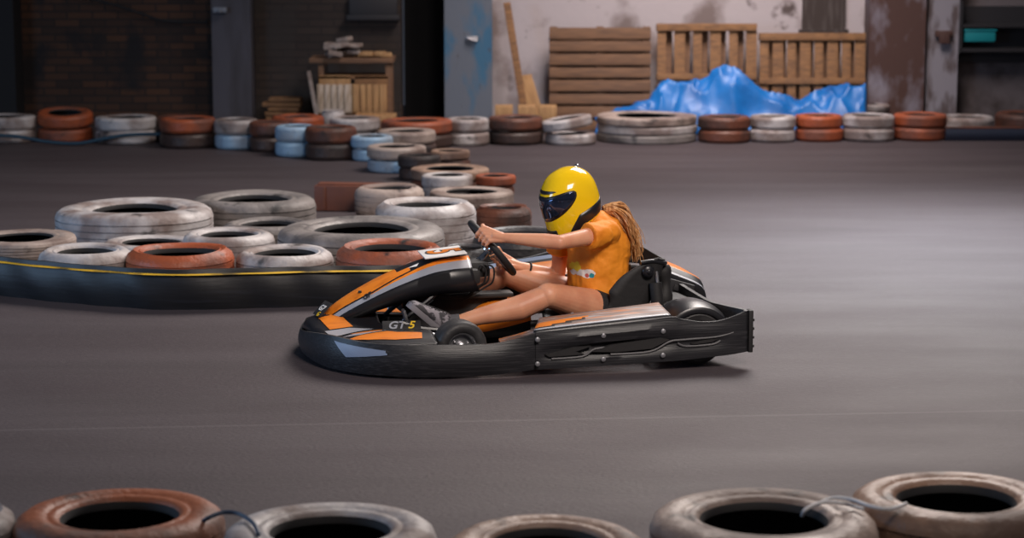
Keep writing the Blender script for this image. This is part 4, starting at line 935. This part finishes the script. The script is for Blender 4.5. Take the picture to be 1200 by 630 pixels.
# T-shirt, procedural print on the chest
ms = mat('orange_tshirt', (0.83, 0.27, 0.012), 0.72, (0.70, 0.20, 0.008), 5, (0.4, 0.7), bump=1.0, bscale=13, sss=0)
def print_blob(m, c, r, col, mult=1.0):
    N = m.node_tree.nodes; L = m.node_tree.links; b = N['Principled BSDF']; old = b.inputs['Base Color'].links[0].from_socket
    tc = N.new('ShaderNodeTexCoord'); v = N.new('ShaderNodeVectorMath'); v.operation = 'SUBTRACT'; L.new(tc.outputs['Object'], v.inputs[0]); v.inputs[1].default_value = c
    v2 = N.new('ShaderNodeVectorMath'); v2.operation = 'DIVIDE'; L.new(v.outputs[0], v2.inputs[0]); v2.inputs[1].default_value = r
    nz = N.new('ShaderNodeTexNoise'); nz.inputs['Scale'].default_value = 30; L.new(tc.outputs['Object'], nz.inputs[0])
    ln = N.new('ShaderNodeVectorMath'); ln.operation = 'LENGTH'; L.new(v2.outputs[0], ln.inputs[0])
    ad = N.new('ShaderNodeMath'); ad.operation = 'ADD'; L.new(ln.outputs['Value'], ad.inputs[0]); L.new(nz.outputs[0], ad.inputs[1])
    mr = N.new('ShaderNodeMapRange'); mr.inputs[1].default_value = 1.55; mr.inputs[2].default_value = 1.45; mr.inputs[3].default_value = 0; mr.inputs[4].default_value = mult; L.new(ad.outputs[0], mr.inputs[0])
    x = N.new('ShaderNodeMix'); x.data_type = 'RGBA'; L.new(mr.outputs[0], x.inputs[0]); L.new(old, x.inputs[6]); x.inputs[7].default_value = (*col, 1); L.new(x.outputs[2], b.inputs['Base Color'])
print_blob(ms, (.33, -.11, .388), (.030, .10, .036), (.86, .62, .03))
print_blob(ms, (.335, -.11, .362), (.020, .10, .016), (.75, .72, .70))
print_blob(ms, (.385, -.13, .365), (.034, .10, .020), (.78, .72, .68))
print_blob(ms, (.405, -.13, .358), (.012, .10, .012), (.02, .28, .34))
print_blob(ms, (.385, -.13, .357), (.008, .10, .010), (.55, .12, .10))
bm = bmesh.new()
loft(bm, [ring((.475, 0, .185), .145, .178, (0, 0, 1), .12), ring((.47, 0, .25), .138, .170, (0, 0, 1), .2), ring((.465, 0, .34), .135, .160, (.05, 0, 1), .3),
          ring((.472, 0, .43), .142, .163, (-.05, 0, 1), tw), ring((.462, -.005, .51), .128, .165, (-.2, 0, 1), tw), ring((.44, -.005, .575), .100, .150, (-.3, 0, 1), tw), ring((.415, -.005, .62), .070, .085, (-.4, 0, 1), tw)])
sl = shL.lerp(elL, .40); sr = shR.lerp(elR, .52)
tube(bm, [shL+V(.02, .03, 0), shL.lerp(elL, .1), shL.lerp(elL, .3), sl], [.058, .063, .064, .063], 24)
tube(bm, [shR+V(.03, -.03, 0), shR.lerp(elR, .1), shR.lerp(elR, .3), sr], [.062, .066, .066, .064], 24)
sphere(bm, shL+V(.01, .01, .0), .061, 20); sphere(bm, shR+V(.01, -.01, 0), .066, 20)
ts = obj('t_shirt', bm, ms, per); fuse(ts, .005, 4, (.024, .085))
# shorts
bm = bmesh.new()
loft(bm, [ring((.53, 0, .09), .08, .14, (0, 0, 1)), ring((.505, 0, .14), .125, .175, (0, 0, 1)), ring((.50, 0, .24), .13, .165, (0, 0, 1), .15)])
for hp_, kn in ((hipL, knL), (hipR, knR)): tube(bm, [hp_, hp_.lerp(kn, .15), hp_.lerp(kn, .33)], [.10, .096, .088], 24)
so = obj('shorts', bm, M['shorts'], per); fuse(so, .006, 3)
# shoes
def shoe(an, dirv, up):
    d = Vector(dirv).normalized(); u = Vector(up); u = (u-d*u.dot(d)).normalized(); s_ = d.cross(u); heel = an-d*.055-u*.045
    rows = []; so_ = []
    T = [(0, .024, .030, .045), (.03, .031, .042, .040), (.08, .034, .050, .033), (.13, .036, .040, .026), (.18, .041, .030, .019), (.22, .040, .024, .014), (.25, .030, .017, .010), (.262, .014, .008, .006)]
    for x, w, h, c in cr(T, 4):
        rows.append([heel+d*x+s_*(w*math.cos(2*PI*k/20))+u*(h*.75+h*1.0*math.sin(2*PI*k/20)*(1 if math.sin(2*PI*k/20) > 0 else .7)) for k in range(20)])
        so_.append([heel+d*x+s_*(w*1.05*a)+u*b for a, b in ((-1, -.002), (-.9, -.012), (.9, -.012), (1, -.002), (1, .014), (-1, .014))])
    bm = bmesh.new(); loft(bm, rows); sh = obj('shoe', bm, M['shoe'], per)
    bm = bmesh.new(); loft(bm, so_); obj('sole', bm, M['sole'], sh)
    bm = bmesh.new()
    for k in range(5):
        x = .095+k*.018; h = tabl([(t[0], t[2]) for t in T], x)[0]
        tube(bm, cr([tuple(heel+d*x+s_*(-.018)+u*(h*1.68)), tuple(heel+d*x+u*(h*1.80)), tuple(heel+d*(x+.012)+s_*(.018)+u*(h*1.66))], 4), .0028, 6)
    obj('laces', bm, M['black_mt'], sh)
    bm = bmesh.new(); tube(bm, [an-u*.02-d*.005, an+(an-heel)*.0+V(.03, 0, .01), an+V(.055, -.001, .012)], [.040, .037, .034], 18); obj('sock', bm, M['sock'], sh)
    return sh
shoe(anL+V(-.02, 0, 0), (-.68, -.06, .60), (.55, .05, .80)); shoe(anR+V(-.02, 0, 0), (-.68, .0, .55), (.5, 0, .8))
# wristband
fa = (elR-wR).normalized(); wc = wR+fa*.035; u_, v_ = frame_for(fa); bm = bmesh.new()
tube(bm, [wc+(u_*math.cos(2*PI*k/24)+v_*math.sin(2*PI*k/24))*.0275 for k in range(24)], .0055, 8, loop=True); obj('wristband', bm, M['black_mt'], per)
# collar / scarf
bm = bmesh.new(); cc = V(.385, -.005, .645); up_ = V(-.45, 0, 1).normalized()
rings = [ring(cc+up_*h, r, r*1.05, up_, 0, 28, 2) for h, r in ((-.030, .078), (-.01, .082), (.01, .080), (.03, .074), (.05, .068))]
loft(bm, rings, False); o = obj('neck_scarf', bm, M['collar_blue'], per); o.modifiers.new('s', 'SOLIDIFY').thickness = .006

# helmet (local: front -x, up z)
HT = [(-.152, .166, .070, .090), (-.135, .176, .085, .100), (-.11, .177, .104, .112), (-.07, .170, .124, .121), (-.02, .157, .136, .126), (.03, .147, .140, .125), (.07, .128, .131, .116), (.10, .104, .112, .099), (.125, .072, .082, .073), (.138, .044, .052, .046), (.145, .012, .014, .013)]
HTs = cr(HT, 5)
def hpt(az, z, k=1.0):
    f, b, w = tabl(HTs, z); ca, sa = math.cos(az), math.sin(az)   # az 0 = front
    a = f if ca > 0 else b; p = 2.25
    r = (abs(ca/a)**p+abs(sa/w)**p)**(-1/p)
    return Vector((-r*ca*k, r*sa*k, z*(1 if k == 1 else 1+(k-1)*.6)))
he = empty('helmet', (.330, -.005, .713)); he.parent = per; he.rotation_euler = (0, math.radians(-23), 0)
he.rotation_euler = (Matrix.Rotation(math.radians(13), 3, 'Z') @ Matrix.Rotation(math.radians(-29), 3, 'Y')).to_euler()
he.scale = (.98, .98, 1.0)
bm = bmesh.new(); NA = 72
rings = [[hpt(2*PI*k/NA, z) for k in range(NA)] for z in [h[0] for h in HTs]]
rings = [[Vector((p.x*.86, p.y*.86, p.z+.004)) for p in rings[0]]]+rings
loft(bm, rings, True)
obj('helmet_shell', bm, M['helmet'], he, angle=50)
def patch(name, azs, zfun, k, m, nu=40, nv=12, parent=he, th=.003):
    bm = bmesh.new(); rings = []
    for i in range(nu+1):
        az = lerp(azs[0], azs[1], i/nu); z0, z1 = zfun(az); rings.append([hpt(az, lerp(z0, z1, j/nv), k) for j in range(nv+1)])
    loft(bm, rings, False, 0, False); o = obj(name, bm, m, parent, angle=60); o.modifiers.new('s', 'SOLIDIFY').thickness = th; return o
A = math.radians(84)
def vis(az, g=0.0):
    t = min(1, abs(az)/(A*(1+g*5))); e = (1-t**2.8)**.5; c_ = lerp(.024, .048, t**1.4); return c_-(.052+g)*e*(1-.30*t), c_+(.044+g)*e*(1-.30*t)
def vis2(az): return vis(az, .011)
patch('visor_seal', (-A*1.055, A*1.055), vis2, 1.008, M['black_gl'], 60)
patch('visor', (-A, A), vis, 1.026, M['visor'], 60)
patch('brow_vent', (-.80, .80), lambda az: (.088, .088+.013*max(0, math.cos(az*1.95))**.5), 1.014, M['black_gl'], 24, 4)
patch('chin_vent', (-.34, .34), lambda az: (-.110, -.080), 1.015, M['black_gl'], 20, 6)
patch('edge_trim', (-PI, PI), lambda az: (-.150, -.141), 1.012, M['black_gl'], 72, 3)
patch('neck_roll', (.45, 2*PI-.45), lambda az: (-.150, -.149+.094*min(1, max(0, (min(az, 2*PI-az)-.50)/.75))**.7), 1.006, M['black_gl'], 72, 4)
bm = bmesh.new(); sphere(bm, (0, 0, 0), .012, 12, (1.5, .8, .5)); o = obj('rear_vent', bm, M['chrome'], he); o.location = hpt(PI*.92, .105, 1.02)

# ponytail
random.seed(5); bm = bmesh.new()
base = V(.500, 0.0, .652)
for k in range(420):
    a = random.random()*6.28; r = .026*random.random()**.5; o1 = V(0, math.cos(a)*r, math.sin(a)*r*.8); sp = random.uniform(.7, 1.9); L_ = random.uniform(.55, 1.15)
    ph = random.uniform(0, 6.28); am = random.uniform(.001, .009); fq = random.uniform(.22, .5)
    base_ = [(base+o1*.9), V(.545, 0, .650)+o1*1.5, V(.592, .0, .610)+o1*2.1*sp, V(.622, .004, .545)+o1*2.0*sp, V(.645, .004, .490)+o1*1.7*sp, V(.648, .0, .490-.055*L_)+o1*1.3*sp]
    p_ = cr([tuple(q) for q in base_], 6)
    p_ = [V(q[0]+am*math.sin(ph+i*fq)*min(1, i/8), q[1]+am*math.cos(ph+i*fq)*min(1, i/8), q[2]+am*.5*math.sin(ph+i*fq)) for i, q in enumerate(p_)]
    tube(bm, p_, [.0023*(1-.7*i/30)+.0005 for i in range(31)], 5)
for k in range(90):
    a = random.random()*6.28; o1 = V(0, math.cos(a)*.034, math.sin(a)*.026); e1, e2 = random.uniform(-.02, .035), random.uniform(-.03, .02)
    c0 = [base+V(-.01, 0, .0)+o1*.6, V(.56, 0, .64)+o1, V(.605+e1*.5, .0, .585+e2*.4)+o1*1.3, V(.635+e1, .005, .52+e2)+o1*1.6, V(.645+e1*1.3, .0, .455+e2)+o1*1.5]
    tube(bm, cr([tuple(q) for q in c0], 5), .0013, 4)
obj('ponytail', bm, M['hair'], per)
